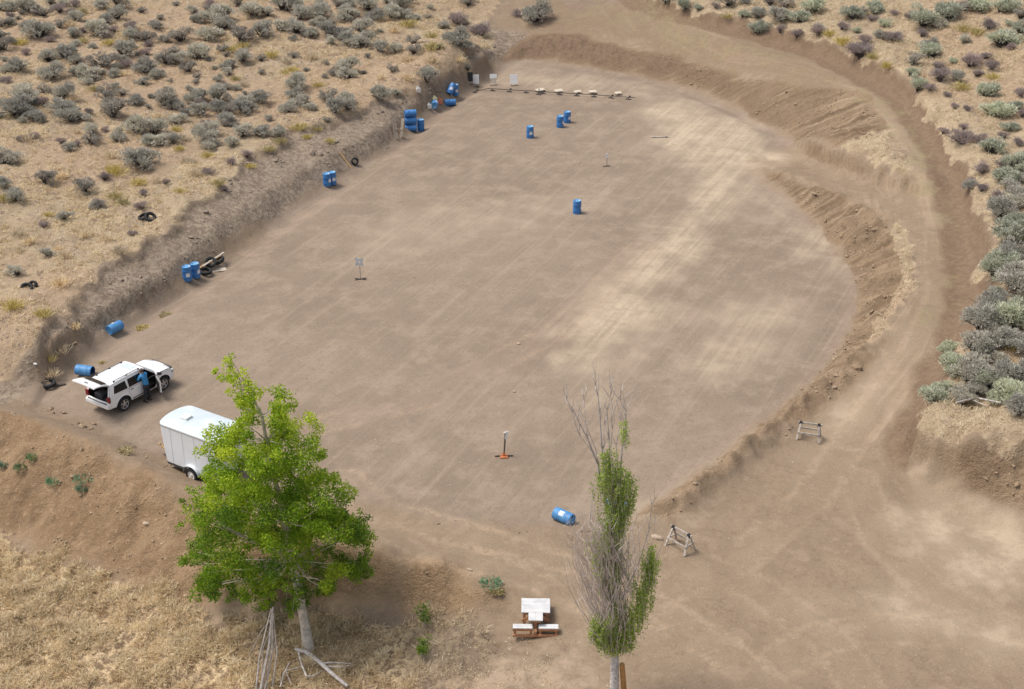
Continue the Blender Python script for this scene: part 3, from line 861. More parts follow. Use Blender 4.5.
    cg = MB(); cg.box((-1.65, .25, .76), (.5, .6, .28)).box((-1.8, -.4, .70), (.3, .4, .16))
    cg.build('cargo', M['grey_trim'], root, bevel=.02)
    # windows
    for sgn in (-1, 1):
        for w in (win_r, win_q) + ((win_f,) if sgn > 0 else ()):
            g = MB(); g.sheet(w, [], side_fn(sgn, -.012)); g.build('window', M['glass'], root)
    g = MB(); e0 = side_fn(1)(.30, 1.68)[1]; e1 = side_fn(1)(.96, 1.09)[1]
    g.loft([[(.31 + .04 * (1 - t * t), e0 * .96 * t, 1.70 + .02 * (1 - t * t)) for t in np.linspace(-1, 1, 7)], [(.98 + .10 * (1 - t * t), e1 * .96 * t, 1.10 + .02 * (1 - t * t)) for t in np.linspace(-1, 1, 7)]])
    g.build('windscreen', M['glass'], root, smooth=True)
    g = MB(); g.loft([[(x, y, 1.778 - .03 * (y / .35) ** 2 * .3) for y in np.linspace(-.34, .34, 5)] for x in (-.32, .12)]); g.build('sunroof', M['trailer_roof'], root)
    # rear doors and driver's door as panels standing 4 mm proud, with a dark seam round them
    def panel(name, outl, sgn, hx, hz):
        cx_ = sum(p[0] for p in outl) / len(outl); cz_ = sum(p[1] for p in outl) / len(outl)
        se = MB(); se.sheet([(cx_ + (x - cx_) * 1.03, cz_ + (z - cz_) * 1.03) for x, z in outl], [], side_fn(sgn, .003))
        d = MB(); d.sheet(outl, [], side_fn(sgn, .008))
        dd = d.build(name, M['white_paint'], root)
        q = se.build('seam', M['grey_trim'], dd)
        h = MB(); hp = side_fn(sgn, .025)(hx, hz); h.box(hp, (.17, .03, .035)); h.build('handle', M['grey_trim'], dd, bevel=.008)
    rd = [(-.88, 1.06), (-.04, 1.06), (-.04, .46), (-.70, .46), (-.80, .70), (-.88, .84)]
    panel('rear_door', rd, -1, -.72, .98); panel('rear_door', rd, 1, -.72, .98)
    panel('front_door', [(.02, 1.06), (.84, 1.06), (.79, .62), (.74, .46), (.02, .46)], 1, .14, .98)
    # open front door on the near side, hinged at its front edge
    hinge = Vector(side_fn(-1)(.86, .8)); hinge.z = 0
    dr = bpy.data.objects.new('open_front_door', None)
    dm = MB()
    outl = [(0, 1.08), (-.84, 1.08), (-.84, .46), (-.12, .44), (-.05, .62)]
    for yy in (0, .06):
        dm.sheet(outl, [], lambda x, z, yy=yy: (x, yy, z))
    nO = len(outl)
    for k in range(nO):
        a, b_ = outl[k], outl[(k + 1) % nO]
        dm.add([(a[0], 0, a[1]), (b_[0], 0, b_[1]), (b_[0], .06, b_[1]), (a[0], .06, a[1])], [(0, 1, 2, 3)])
    fr = [(-.02, 1.08), (-.58, 1.61), (-.84, 1.60), (-.84, 1.08)]
    for k in range(3):
        a, b_ = fr[k], fr[k + 1]
        dm.bar((a[0], .03 + (a[1] - 1.08) * .27, a[1]), (b_[0], .03 + (b_[1] - 1.08) * .27, b_[1]), .05, .05)
    od = dm.build('open_front_door', M['white_paint'], root)
    od.location = hinge; od.rotation_euler = (0, 0, R(62))
    g = MB(); g.add([(-.06, .03, 1.09), (-.57, .03 + .14, 1.59), (-.82, .03 + .14, 1.58), (-.82, .03, 1.09)], [(0, 1, 2, 3)]); g.build('door_window', M['glass'], od)
    g = MB(); g.box((-.45, .075, .76), (.6, .02, .45)); g.build('door_lining', M['interior'], od)
    g = MB(); g.box((-.72, -.02, .98), (.17, .03, .035)); g.build('handle', M['grey_trim'], od, bevel=.008)
    g = MB(); g.box((-.10, -.14, 1.14), (.10, .22, .15)); g.build('side_mirror', M['grey_trim'], od, bevel=.02)
    g = MB(); p_ = side_fn(1)(.80, 1.12); g.box((p_[0], p_[1] + .12, 1.16), (.10, .22, .15)); g.build('side_mirror', M['white_paint'], root, bevel=.02)
    # raised tailgate
    tg = MB()
    rings = []
    for q in np.linspace(0, 1, 5):
        wdt = .66 + .12 * q
        rings.append([(-1.02 * q, wdt * t, .03 + .07 * math.sin(q * 2.6) * 1 + .02 * (1 - t * t)) for t in np.linspace(-1, 1, 7)])
    low = [[(x, y, z - .06) for x, y, z in r] for r in rings]
    tg.loft(rings); tg.loft(low)
    for k in range(4):
        for e in (0, 6):
            tg.add([rings[k][e], rings[k + 1][e], low[k + 1][e], low[k][e]], [(0, 1, 2, 3)])
    for k in range(6):
        tg.add([rings[-1][k], rings[-1][k + 1], low[-1][k + 1], low[-1][k]], [(0, 1, 2, 3)])
    to = tg.build('tailgate', M['white_paint'], root, smooth=True)
    to.location = (-1.90, 0, 1.70); to.rotation_euler = (0, R(14), 0)
    g = MB(); g.loft([[(-.08, -.58, .105), (-.08, .58, .105)], [(-.48, -.62, .145), (-.48, .62, .145)]]); g.build('rear_window', M['glass'], to)
    g = MB(); g.box((-.84, 0, .125), (.06, .22, .02)); g.build('emblem', M['grey_trim'], to)
    for sgn in (-1, 1):
        g = MB(); g.tube([(-1.86, sgn * .62, 1.56), (-2.35, sgn * .62, 1.83)], .014, 6); g.build('gas_strut', M['steel'], root)
    # bumper, lamps, rails
    g = MB(); g.box((-2.19, 0, .58), (.16, 1.62, .22)); g.build('rear_bumper', M['white_paint'], root, bevel=.04)
    g = MB(); g.box((-2.17, 0, .725), (.14, 1.3, .03)); g.build('bumper_step', M['grey_trim'], root)
    g = MB(); g.box((2.0, 0, .55), (.14, 1.55, .22)); g.build('front_bumper', M['white_paint'], root, bevel=.05)
    g = MB(); g.box((2.035, 0, .80), (.04, .9, .14)); g.build('grille', M['grey_trim'], root, bevel=.01)
    for sgn in (-1, 1):
        g = MB(); p_ = side_fn(sgn)(-2.12, .94); g.box((-2.12, p_[1] - sgn * .06, .94), (.10, .19, .30)); g.build('tail_light', M['red_lens'], root, bevel=.02)
        g = MB(); p_ = side_fn(sgn)(1.90, .82); g.box((1.92, p_[1] - sgn * .12, .82), (.16, .30, .17)); g.build('headlight', M['clear_lens'], root, bevel=.03)
        g = MB(); g.tube([(-1.6, sgn * .60, 1.79), (.05, sgn * .60, 1.80)], .02, 6)
        for x in (-1.55, -.75, 0): g.box((x, sgn * .60, 1.755), (.1, .04, .06))
        g.build('roof_rail', M['grey_trim'], root)
        g = MB(); q0 = side_fn(sgn, .012)
        g.loft([[q0(-.70, .42), q0(-.70, .48)], [q0(.72, .42), q0(.72, .48)]]); g.build('sill_trim', M['grey_trim'], root)
        for a_ in ax:
            ar = MB(); ar.loft([[side_fn(sgn, .004)(x, z), tuple(np.array(side_fn(sgn, 0)(x, z)) - [0, sgn * .3, 0])] for x, z in arch(a_, .455)])
            ar.build('wheel_arch', M['interior'], root)
            Mx = Matrix.Translation((a_, sgn * .75, WR)) @ Matrix.Rotation(R(-90) * sgn, 4, 'X')
            t = MB(); t.lathe([(.22, -.11), (.33, -.12), (.365, -.09), (.37, 0), (.365, .09), (.33, .12), (.245, .115), (.235, .06)], 28, Mx)
            to_ = bpy.data.objects.new('wheel', None); COL.objects.link(to_); to_.parent = root
            t.build('tyre', M['rubber'], to_, smooth=True)
            t = MB(); t.lathe([(.245, .10), (.225, .105), (.21, .05), (.0, .045)], 28, Mx, 1)
            for k in range(5):
                an = 2 * math.pi * k / 5 + .3
                MM = Mx @ Matrix.Rotation(an, 4, 'Z')
                t.add([MM @ Vector(q) for q in ((.04, -.05, .10), (.22, -.032, .085), (.22, .032, .085), (.04, .05, .10), (.04, -.05, .05), (.22, -.032, .05), (.22, .032, .05), (.04, .05, .05))], [(0, 1, 2, 3), (0, 4, 5, 1), (3, 2, 6, 7)], 0)
            t.lathe([(.065, .05), (.065, .11), (.0, .115)], 16, Mx, 0)
            t.lathe([(.238, .09), (.246, .115), (.225, .11), (.215, .07)], 28, Mx, 0)
            t.build('rim', [M['alloy'], M['interior']], to_, smooth=True)
    for ch in root.children:                      # lower the greenhouse a little
        if ch.type == 'MESH':
            for q in ch.data.vertices:
                zz = q.co.z + ch.location.z
                if zz > 1.08 and ch.name.split('.')[0] not in ('tailgate',): q.co.z = 1.08 + (zz - 1.08) * .88 - ch.location.z
    to.location.z = 1.08 + (to.location.z - 1.08) * .88
    return root, yaw, c
suv, suv_yaw, suv_c = build_suv()

# ------------------------------------------------------------------ person by the open door
def skin_mesh(name, verts, edges, rad, mat, parent, lv=2, root=0):
    me = bpy.data.meshes.new(name); me.from_pydata([tuple(v) for v in verts], edges, []); me.update()
    o = bpy.data.objects.new(name, me); COL.objects.link(o)
    bm = bmesh.new(); bm.from_mesh(me); lay = bm.verts.layers.skin.verify()
    for i, v in enumerate(bm.verts):
        r_ = rad[i]
        v[lay].radius = (r_, r_) if not isinstance(r_, tuple) else r_
        v[lay].use_root = (i == root)
    bm.to_mesh(me); bm.free()
    o.modifiers.new('s', 'SKIN').use_smooth_shade = True
    o.modifiers.new('d', 'SUBSURF').levels = lv
    dg = bpy.context.evaluated_depsgraph_get()
    nm = bpy.data.meshes.new_from_object(o.evaluated_get(dg)); nm.name = name
    nm.materials.clear(); nm.materials.append(mat)
    bpy.data.objects.remove(o)
    o2 = bpy.data.objects.new(name, nm); COL.objects.link(o2); o2.parent = parent
    return o2

def build_person():
    g = ground(148.5, 401)
    # local frame: +y is the direction faced
    face = suv_yaw + R(90)                         # looking into the car from its near side
    root = empty('person', (g[0], g[1], g[2]), face - R(90) + R(8), 'person in a blue shirt and dark trousers leaning in at the open car door', 'person')
    V_, E_, Rd = [], [], []
    def v(p, r, par=None):
        V_.append(p); Rd.append(r)
        if par is not None: E_.append((par, len(V_) - 1))
        return len(V_) - 1
    pel = v((0, 0, .93), .095)
    b1 = v((0, .03, 1.10), .125, pel); b2 = v((0, .09, 1.28), .14, b1); b3 = v((0, .14, 1.42), .12, b2)
    nk = v((0, .19, 1.51), .055, b3); h0 = v((0, .22, 1.58), .075, nk); h1 = v((0, .235, 1.66), .098, h0); h2 = v((0, .235, 1.735), .07, h1)
    for s in (-1, 1):
        hp = v((s * .09, 0, .86), .075, pel); kn = v((s * .125, .03, .50), .064, hp); an = v((s * .14, -.02, .10), .042, kn)
        hl = v((s * .142, -.02, .045), .04, an); to = v((s * .155, .15, .035), .032, hl)
        sh = v((s * .18, .15, 1.42), .062, b3); el = v((s * .25, .29, 1.20), .045, sh); wr = v((s * .17, .50, 1.16), .032, el)
        pa = v((s * .165, .57, 1.155), .035, wr)
        for k, (dx, ln) in enumerate(((-.033, .062), (-.011, .075), (.011, .07), (.033, .055))):
            f0 = v((s * .165 + dx, .60, 1.155), .012, pa); f1 = v((s * .165 + dx * 1.15, .60 + ln * .55, 1.148), .010, f0); v((s * .165 + dx * 1.2, .60 + ln, 1.128), .009, f1)
        t0 = v((s * .165 - s * .042, .575, 1.15), .012, pa); v((s * .165 - s * .06, .61, 1.14), .010, t0)
    skin_mesh('body', V_, E_, Rd, M['skin'], root)
    # face details sit on the head mesh
    fc = MB()
    fc.lathe([(0, .03), (.014, .015), (.016, 0)], 8, Matrix.Translation((0, .325, 1.655)) @ Matrix.Rotation(R(-90), 4, 'X'))
    fc.build('nose', M['skin'], root, smooth=True)
    for s in (-1, 1): fc = MB(); fc.lathe([(.0, -.012), (.022, -.006), (.026, .004), (.0, .012)], 8, Matrix.Translation((s * .098, .225, 1.65)) @ Matrix.Rotation(R(90), 4, 'Y') @ Matrix.Scale(1.5, 4, (1, 0, 0))); fc.build('ear', M['skin'], root, smooth=True)
    for s in (-1, 1): ey = MB(); ey.box((s * .035, .322, 1.68), (.026, .01, .012)); ey.build('eye', M['hair'], root)
    ey = MB(); ey.box((0, .318, 1.61), (.05, .01, .01)); ey.build('mouth', M['red_lens'], root)
    hv = MB(); hv.lathe([(.102, -.05), (.112, .0), (.105, .05), (.07, .095), (.0, .11)], 16, Matrix.Translation((0, .205, 1.665)) @ Matrix.Rotation(R(14), 4, 'X'))
    hv.build('hair', M['hair'], root, smooth=True)
    # shirt
    V_, E_, Rd = [], [], []
    a = v((0, -.005, .84), (.19, .165)); b1 = v((0, .03, 1.10), (.16, .135), a); b2 = v((0, .09, 1.28), (.175, .15), b1); b3 = v((0, .14, 1.43), (.15, .12), b2); v((0, .18, 1.49), .07, b3)
    for s in (-1, 1):
        sh = v((s * .185, .15, 1.425), .083, b3); el = v((s * .25, .285, 1.21), .064, sh); v((s * .20, .43, 1.17), .052, el)
    skin_mesh('shirt', V_, E_, Rd, M['shirt'], root)
    V_, E_, Rd = [], [], []
    a = v((0, .012, 1.04), (.16, .135))
    b_ = v((0, 0, .88), (.165, .14), a)
    for s in (-1, 1):
        hp = v((s * .10, 0, .80), .108, b_); kn = v((s * .125, .03, .50), .082, hp); v((s * .14, -.02, .09), .066, kn)
    skin_mesh('trousers', V_, E_, Rd, M['trousers'], root)
    for s in (-1, 1):
        q = MB(); q.box((s * .15, .05, .045), (.105, .29, .09), taper=(.7, .8)); q.build('shoe', M['shoe'], root, bevel=.02)
build_person()

# ------------------------------------------------------------------ cargo trailer
def build_trailer():
    ztop = 2.36
    a = P(163.5, 424, ztop); b = P(207, 440, ztop)
    d = b - a; yaw = math.atan2(d[1], d[0])
    Lt, Wt = 3.6, 1.95
    root = empty('cargo_trailer', (a[0] - .42, a[1] + .1, 0.0), yaw, 'white enclosed cargo trailer with a roof vent behind the leafy tree', 'trailer')
    # local: x runs from the rounded nose (0) to the tail, near wall on y = 0, body towards +y
    plan = []
    for t in np.linspace(0, 1, 9):                      # rounded nose
        an = math.pi * t
        plan.append((.42 - .42 * math.sin(an) ** .8 if 0 < t < 1 else .42, Wt * t))
    plan = [(0.42 - .42 * math.sin(math.pi * t), Wt / 2 - Wt / 2 * math.cos(math.pi * t)) for t in np.linspace(0, 1, 11)]
    plan = plan + [(Lt, Wt), (Lt, 0)]
    def ring(z, ins=0.0, slope=0.0):
        cxm, cym = Lt / 2, Wt / 2
        return [(cxm + (x - cxm) * (1 - ins) + slope * max(0, (1 - x)), cym + (y - cym) * (1 - ins), z) for x, y in plan]
    bd = MB(); bd.loft([ring(.52, 0, .22), ring(1.2, 0, .10), ring(2.36, 0, 0)], close=True)
    bd.build('body', M['trailer'], root, smooth=True)
    rf = MB(); rf.loft([ring(2.36, -.006), ring(2.42, -.006), ring(2.445, .012), ring(2.465, .06), ring(2.48, .5)], close=True, capb=True)
    rf.build('roof', M['trailer_roof'], root, smooth=True)
    tr = MB(); tr.loft([ring(.40, 0, .24), ring(.525, -.004, .22)], close=True, capa=True); tr.build('frame', M['grey_trim'], root)
    st = MB(); st.loft([ring(2.335, -.012), ring(2.375, -.012)], close=True); st.build('edge_trim', M['alloy'], root)
    v_ = MB(); v_.box((1.05, Wt * .48, 2.53), (.40, .40, .14)); v_.build('roof_vent', M['paper'], root, bevel=.03)
    for x in (.9, 1.6, 2.3, 3.0):
        q = MB(); q.box((x, -.004, 1.44), (.03, .008, 1.78)); q.build('wall_seam', M['trailer'], root)
    for y, s in ((-.03, -1), (Wt + .03, 1)):
        fd = MB(); fd.loft([[(2.05 - .46 * math.cos(math.pi * t), y + s * .14, .40 + .42 * math.sin(math.pi * t)), (2.05 - .46 * math.cos(math.pi * t), y - s * .06, .40 + .42 * math.sin(math.pi * t))] for t in np.linspace(0, 1, 11)])
        fd.build('mudguard', M['trailer'], root, smooth=True)
        Mx = Matrix.Translation((2.05, y + s * .02, .34)) @ Matrix.Rotation(R(-90) * s, 4, 'X')
        wh = bpy.data.objects.new('wheel', None); COL.objects.link(wh); wh.parent = root
        t = MB(); t.lathe([(.2, -.09), (.30, -.10), (.335, -.07), (.34, 0), (.335, .07), (.30, .10), (.2, .09)], 24, Mx); t.build('tyre', M['rubber'], wh, smooth=True)
        t = MB(); t.lathe([(.2, .085), (.17, .05), (.06, .06), (.05, .10), (0, .10)], 24, Mx); t.build('rim', M['paper'], wh, smooth=True)
    dr = MB()
    dr.box((Lt + .012, Wt / 2, 1.25), (.02, Wt - .2, 1.4)); dr.build('rear_door', M['trailer'], root, bevel=.005)
    tg = MB(); tg.bar((.5, .45, .42), (-.85, Wt / 2, .42), .06, .1).bar((.5, Wt - .45, .42), (-.85, Wt / 2, .42), .06, .1)
    tg.tube([(-.9, Wt / 2, .46), (-1.0, Wt / 2, .46)], .05, 8); tg.build('tongue', M['tan_wood'], root)
    jk = MB(); jk.tube([(-.6, Wt / 2, .05), (-.6, Wt / 2, .8)], .03, 8).box((-.6, Wt / 2, .025), (.18, .18, .05)); jk.build('jack', M['steel'], root)
build_trailer()

# ------------------------------------------------------------------ drums
DR, DH = .275, .90
def drum_proto(mat, open_end=False):
    prof = [(.0, .02), (.22, .012), (DR - .02, .0), (DR - .004, .012), (DR, .05), (DR, .20), (DR + .008, .22), (DR + .008, .25), (DR, .27), (DR, .60), (DR + .008, .62), (DR + .008, .65), (DR, .67),
            (DR - .006, .80), (DR - .002, .83), (DR - .002, .86), (DR - .02, .90)]
    return prof
def make_drum(label, mat, loc, rot=None, open_end=False, lab=True, lab_ang=-1.4, group='blue plastic drums'):
    root = empty('drum', loc, 0, label, 'drum', group, rot=rot if rot else (0, 0, 0))
    b = MB(); prof = drum_proto(mat)
    b.lathe(prof, 28, None, 0)
    if open_end:
        b.lathe([(DR - .02, .90), (DR - .035, .89), (DR - .03, .1), (0, .06)], 28, None, 1)
    b.build('drum_body', [M[mat], M['drum_in']], root, smooth=True)
    if not open_end:
        h = MB(); h.lathe([(DR - .02, .90), (DR - .035, .897), (DR - .05, .872), (.10, .868), (0, .868)], 28); hd = h.build('drum_head', M['drum_lid'], root, smooth=True)
        for s in (-1, 1):
            c = MB(); c.lathe([(.045, 0), (.045, .022), (.036, .028), (0, .028)], 12, Matrix.Translation((s * .15, .04, .87))); c.build('bung', M['paper'] if s > 0 else M['grey_trim'], hd, smooth=True)
    if lab:
        l = MB(); ww = .42
        l.loft([[((DR + .004) * math.cos(lab_ang + t), (DR + .004) * math.sin(lab_ang + t), z) for t in np.linspace(-ww, ww, 7)] for z in (.31, .56)])
        lo = l.build('label', M['paper'], root)
        l = MB(); l.loft([[((DR + .006) * math.cos(lab_ang + t), (DR + .006) * math.sin(lab_ang + t), z) for t in np.linspace(-ww * .8, ww * .8, 7)] for z in (.50, .535)])
        l.build('label_band', M['drum_lid'], lo)
    return root
def lying_rot(yaw, roll=0):
    # drum axis (local z) laid horizontal along yaw
    return (Matrix.Rotation(yaw, 3, 'Z') @ Matrix.Rotation(R(90), 3, 'Y') @ Matrix.Rotation(roll, 3, 'Z')).to_euler()
def stand(u, v, label, la=-1.4, mat='drum'):
    p = ground(u, v); make_drum(label, mat, (p[0], p[1], p[2] - .01), (0, 0, RNG.uniform(0, .1)), lab_ang=la)
def lie(ua, va, ub, vb, label, mat='drum', open_end=False, lab_ang=2.4, lift=0.0, dz=0.0):
    """a at the base end, b at the head end: pixels of the drum's axis at half its thickness"""
    g0 = ground((ua + ub) / 2, (va + vb) / 2 + 5)
    zc = g0[2] + DR + lift
    p, q = P(ua, va, zc), P(ub, vb, zc)
    yaw = math.atan2(q[1] - p[1], q[0] - p[0]); mid = (p + q) / 2
    mid[2] = gz(mid[0], mid[1]) + DR + lift - .01
    d = np.array([math.cos(yaw), math.sin(yaw), 0])
    make_drum(label, mat, tuple(mid - d * DH / 2), lying_rot(yaw), open_end, lab_ang=lab_ang)

stand(577, 213, 'blue drum standing alone in the middle of the range floor', -.3)
stand(530, 137.5, 'blue drum standing alone, left of the close pair before the target rail')
stand(560, 127, 'front drum of the close pair standing before the target rail', -.5)
stand(567.2, 122.5, 'rear drum of the close pair standing before the target rail', -.9)
stand(187.8, 280, 'left drum of the pair standing beside the tyres at the bank foot', -1.2)
stand(196.0, 277, 'right drum of the pair standing beside the tyres at the bank foot', -.5)
stand(327.3, 185.5, 'left drum of two touching drums standing near the leaning plank', -.6)
stand(332.6, 184, 'right drum of two touching drums standing near the leaning plank', -1.0)
lie(108.5, 331, 121, 324.5, 'blue drum lying at the bank foot above the white car', 'drum_faded', lab_ang=2.6)
lie(74.5, 369, 95, 371.5, 'open ended blue drum lying behind the car, beside the tyre', 'drum_faded', True)
lie(553, 511.5, 574.5, 521, 'pale blue drum lying in the open left of the tall poplar', 'drum_faded', lab_ang=3.7)
lie(606.5, 501, 627, 510, 'pale blue drum lying half hidden behind the tall poplar', 'drum_faded')
lie(443, 103, 457, 102.3, 'blue drum lying beside the orange and white jugs', 'drum', lab_ang=2.6)
lie(435.5, 103, 433.8, 108, 'blue drum lying end on next to the orange and white jugs', 'drum_faded')
stand(455.5, 95, 'blue drum standing at the far bank beside a tilted one', -1.2)
# tilted drum leaning on its neighbour
p = ground(449, 95.5)
make_drum('tilted blue drum leaning against the standing drum at the far bank', 'drum', (p[0], p[1], p[2] + .16), (R(-18), R(38), R(20)), lab_ang=-2)
# the stacked pile by the weathered boards
g0 = ground(412, 132.5)
yw = R(8)
lv = np.array([math.cos(yw), math.sin(yw), 0])
for k, nm in enumerate(('bottom', 'middle', 'top')):
    pos = g0 + np.array([-.55, .25 + .06 * k, DR + .005 + k * (DR * 2 + .006) - .02]) - lv * 0.0
    make_drum('%s drum of the three lying stacked at the bank by weathered boards' % nm, 'drum', tuple(pos), lying_rot(yw + .05 * k), lab_ang=2.6)
p2 = g0 + lv * .62 + np.array([.02, .75, 0])
make_drum('blue drum standing close beside the stack of three lying drums', 'drum', (p2[0], p2[1], gz(p2[0], p2[1]) - .01), (0, 0, 0), lab=False)

# coloured jugs among the far drums
def jug(u, v, mat, label, s=1.0):
    p = ground(u, v); root = empty('jug', (p[0], p[1], p[2]), .4, label, 'jug', 'plastic jugs by the far drums')
    b = MB(); b.box((0, 0, .19 * s), (.34 * s, .26 * s, .38 * s)).box((0, 0, .42 * s), (.18 * s, .16 * s, .1 * s)); b.build('container', mat, root, bevel=.05 * s)
    h = MB(); h.tube([(-.08 * s, 0, .40 * s), (-.14 * s, 0, .48 * s), (-.02, 0, .52 * s), (.05 * s, 0, .46 * s)], .022 * s, 6); h.build('handle', mat, root)
    c = MB(); c.lathe([(.045, 0), (.045, .05), (0, .05)], 10, Matrix.Translation((.06 * s, 0, .46 * s))); c.build('cap', M['grey_trim'], root)
JM = {'o': plain('orange_plastic', (.62, .22, .12), .5, .15, 5), 'w': plain('white_plastic', (.70, .68, .66), .5, .1, 5), 'y': plain('pale_yellow_plastic', (.62, .60, .38), .5, .15, 5)}
jug(440, 104, JM['o'], 'orange jug between the two lying drums at the far bank', 1.1)
jug(429.5, 108.5, JM['w'], 'white jug left of the end on drum at the far bank', .9)
jug(435, 102.5, JM['y'], 'pale yellow jug behind the end on drum at the far bank', 1.1)
jug(418.5, 92.5, JM['w'], 'white jug lying alone in the brush above the far drums', 1.0)

# ------------------------------------------------------------------ tyres
def tyre(loc, rot, label, Rm=.36, group='loose tyres'):
    b = MB(); w = .11
    b.lathe([(Rm * .60, -w * .8), (Rm * .80, -w), (Rm * .96, -w * .75), (Rm, -w * .3), (Rm, w * .3), (Rm * .96, w * .75), (Rm * .80, w), (Rm * .60, w * .8), (Rm * .64, 0), (Rm * .60, -w * .8)], 24)
    o = b.build('tyre', M['rubber'], None, smooth=True); o.location = loc; o.rotation_euler = rot
    return setp(o, label, 'tyre', group)
def tyre_px(u, v, label, tilt=(0, 0, 0), dz=.10, Rm=.36):
    p = ground(u, v); return tyre((p[0], p[1], p[2] + dz), tilt, label, Rm)
tyre_px(48.5, 385.5, 'black tyre lying flat on bare dirt left of the car', (R(6), 0, 0), .12, .40)
tyre_px(206, 273, 'black tyre lying flat right beside the standing drum pair', (R(8), R(5), 0), .11, .36)
tyre_px(211, 266.5, 'black tyre leaning under the plank, middle of the tyre pile', (R(38), R(10), 0), .28, .36)
tyre_px(219, 263, 'black tyre at the far right end of the tyre pile', (R(16), R(-20), 0), .2, .36)
tyre_px(143.5, 218, 'black tyre on the dry grass, left one of the pair above the bank', (R(14), R(-20), 0), .08, .34)
tyre_px(150.5, 219.5, 'black tyre on the dry grass, right one of the pair above the bank', (R(28), R(24), 0), .16, .36)
tyre_px(26.5, 288.5, 'black tyre half sunk in dry grass on the left slope', (R(24), R(10), 0), .02, .36)
tyre_px(33, 286, 'black tyre scrap lying by the half sunk tyre on the left slope', (R(50), R(-30), 0), .03, .28)
tyre_px(355, 164.5, 'black tyre standing at the bank foot beside the leaning plank', (R(60), 0, R(30)), .24, .28)

def scrap(u, v, label, cat, size, mat, rz=0.0, tilt=0.0, dz=.0, name='plank'):
    p = ground(u, v); b = MB(); b.box((0, 0, 0), size); o = b.build(name, mat, None, bevel=.006)
    o.location = (p[0], p[1], p[2] + size[2] / 2 + dz); o.rotation_euler = (0, tilt, rz)
    return setp(o, label, cat)
scrap(58, 386, 'short dark board lying beside the tyre left of the car', 'board', (.75, .14, .05), M['steel'], R(25), 0, .03, 'board')
scrap(208.5, 267, 'long tan plank lying across the tyre pile', 'plank', (2.2, .14, .05), M['tan_wood'], R(58), R(-4), .25)
scrap(214, 265.5, 'grey plank lying across the tyre pile, right of the tan one', 'plank', (2.0, .12, .05), M['grey_wood'], R(62), R(-4), .38)
scrap(219, 270, 'pale thin board lying on the dirt in front of the tyres', 'board', (.85, .5, .03), M['cardboard'], R(20), R(2), .01, 'board')
p = ground(351.5, 168)
b = MB(); b.bar((0, 0, 0), (-.85, .55, 1.0), .13, .05); o = b.build('plank', M['tan_wood'], None, bevel=.005); o.location = p; setp(o, 'tan plank leaning on the left bank beside a tyre', 'plank')
# weathered boards leaning by the drum stack
for i, (u, v, dx, hgt, lb) in enumerate(((396.5, 139.5, -.15, 1.75, 'taller weathered board leaning at the bank by the drum stack'), (401, 138, .25, 1.3, 'shorter weathered board leaning at the bank by the drum stack'))):
    p = ground(u, v); b = MB(); b.bar((0, 0, 0), (dx - .1, .75, hgt), .30 - .06 * i, .06).bar((-.16, .3, hgt * .4), (.16, .3, hgt * .42), .1, .03)
    o = b.build('leaning_board', M['old_wood'], None, bevel=.01); o.location = p; setp(o, lb, 'board', 'weathered boards at the bank')
scrap(436, 92.5, 'dark stick lying on the bank left of the tilted drum', 'stick', (.95, .08, .06), M['steel'], R(-8), 0, .03, 'stick')

# ------------------------------------------------------------------ targets
def build_rail():
    a, b_ = ground(472, 94.5), ground(635, 100)
    d = b_ - a; L = np.linalg.norm(d[:2]); yaw = math.atan2(d[1], d[0])
    root = empty('target_rail', tuple(a), yaw, 'long low dark target rail on short feet across the far range floor', 'target rail')
    def zl(x): return gz(a[0] + math.cos(yaw) * x, a[1] + math.sin(yaw) * x) - a[2]
    xs = np.linspace(0, L, 11); r = MB()
    for x0, x1 in zip(xs[:-1], xs[1:]): r.bar((x0, 0, zl(x0) + .19), (x1 + .01, 0, zl(x1) + .19), .045, .05)
    r.build('rail', M['steel'], root)
    for k in range(10):
        x = .35 + k * (L - .9) / 9
        f = MB(); f.box((x, 0, zl(x) + .04), (.42, .16, .06)).box((x, 0, zl(x) + .11), (.07, .07, .14))
        f.build('foot', M['steel'], root, bevel=.008)
        if k % 2 == 0 or k > 5:
            pl = MB(); pl.box((x + .12, -.02, zl(x) + .27), (.16, .03, .12)); pl.build('steel_plate', M['steel'], root)
    st = MB(); st.box((L * .42, -.25, zl(L * .42) + .03), (.4, .3, .05)).bar((L * .42, -.25, zl(L * .42)), (L * .42, -.2, zl(L * .42) + .5), .06, .06); st.build('prop', M['steel'], root)
build_rail()
for i, (u, v, w_, l_, rz, lb) in enumerate(((540, 91.8, .95, .6, 25, 'first'), (558.5, 92.6, .85, .6, 18, 'second'), (577.5, 93.6, .8, .5, 22, 'third'), (592.5, 93.6, .8, .55, 4, 'fourth'), (618, 95, .7, .5, 15, 'fifth'))):
    p = ground(u, v); b = MB(); w_ *= .78; l_ *= .8; b.box((0, 0, 0), (w_, l_, .025))
    o = b.build('panel', M['cardboard'], None, bevel=.004); o.location = (p[0], p[1], p[2] + .20); o.rotation_euler = (R(6), R(-2), R(rz))
    lg = MB(); lg.box((-w_ * .35, l_ * .3, -.12), (.04, .04, .22)).box((w_ * .35, l_ * .3, -.12), (.04, .04, .22)).box((0, -l_ * .3, -.12), (.04, .04, .20)); lg.build('support', M['steel'], o)
    setp(o, '%s pale tilted panel from the left behind the target rail' % lb, 'target panel', 'pale panels behind the rail')

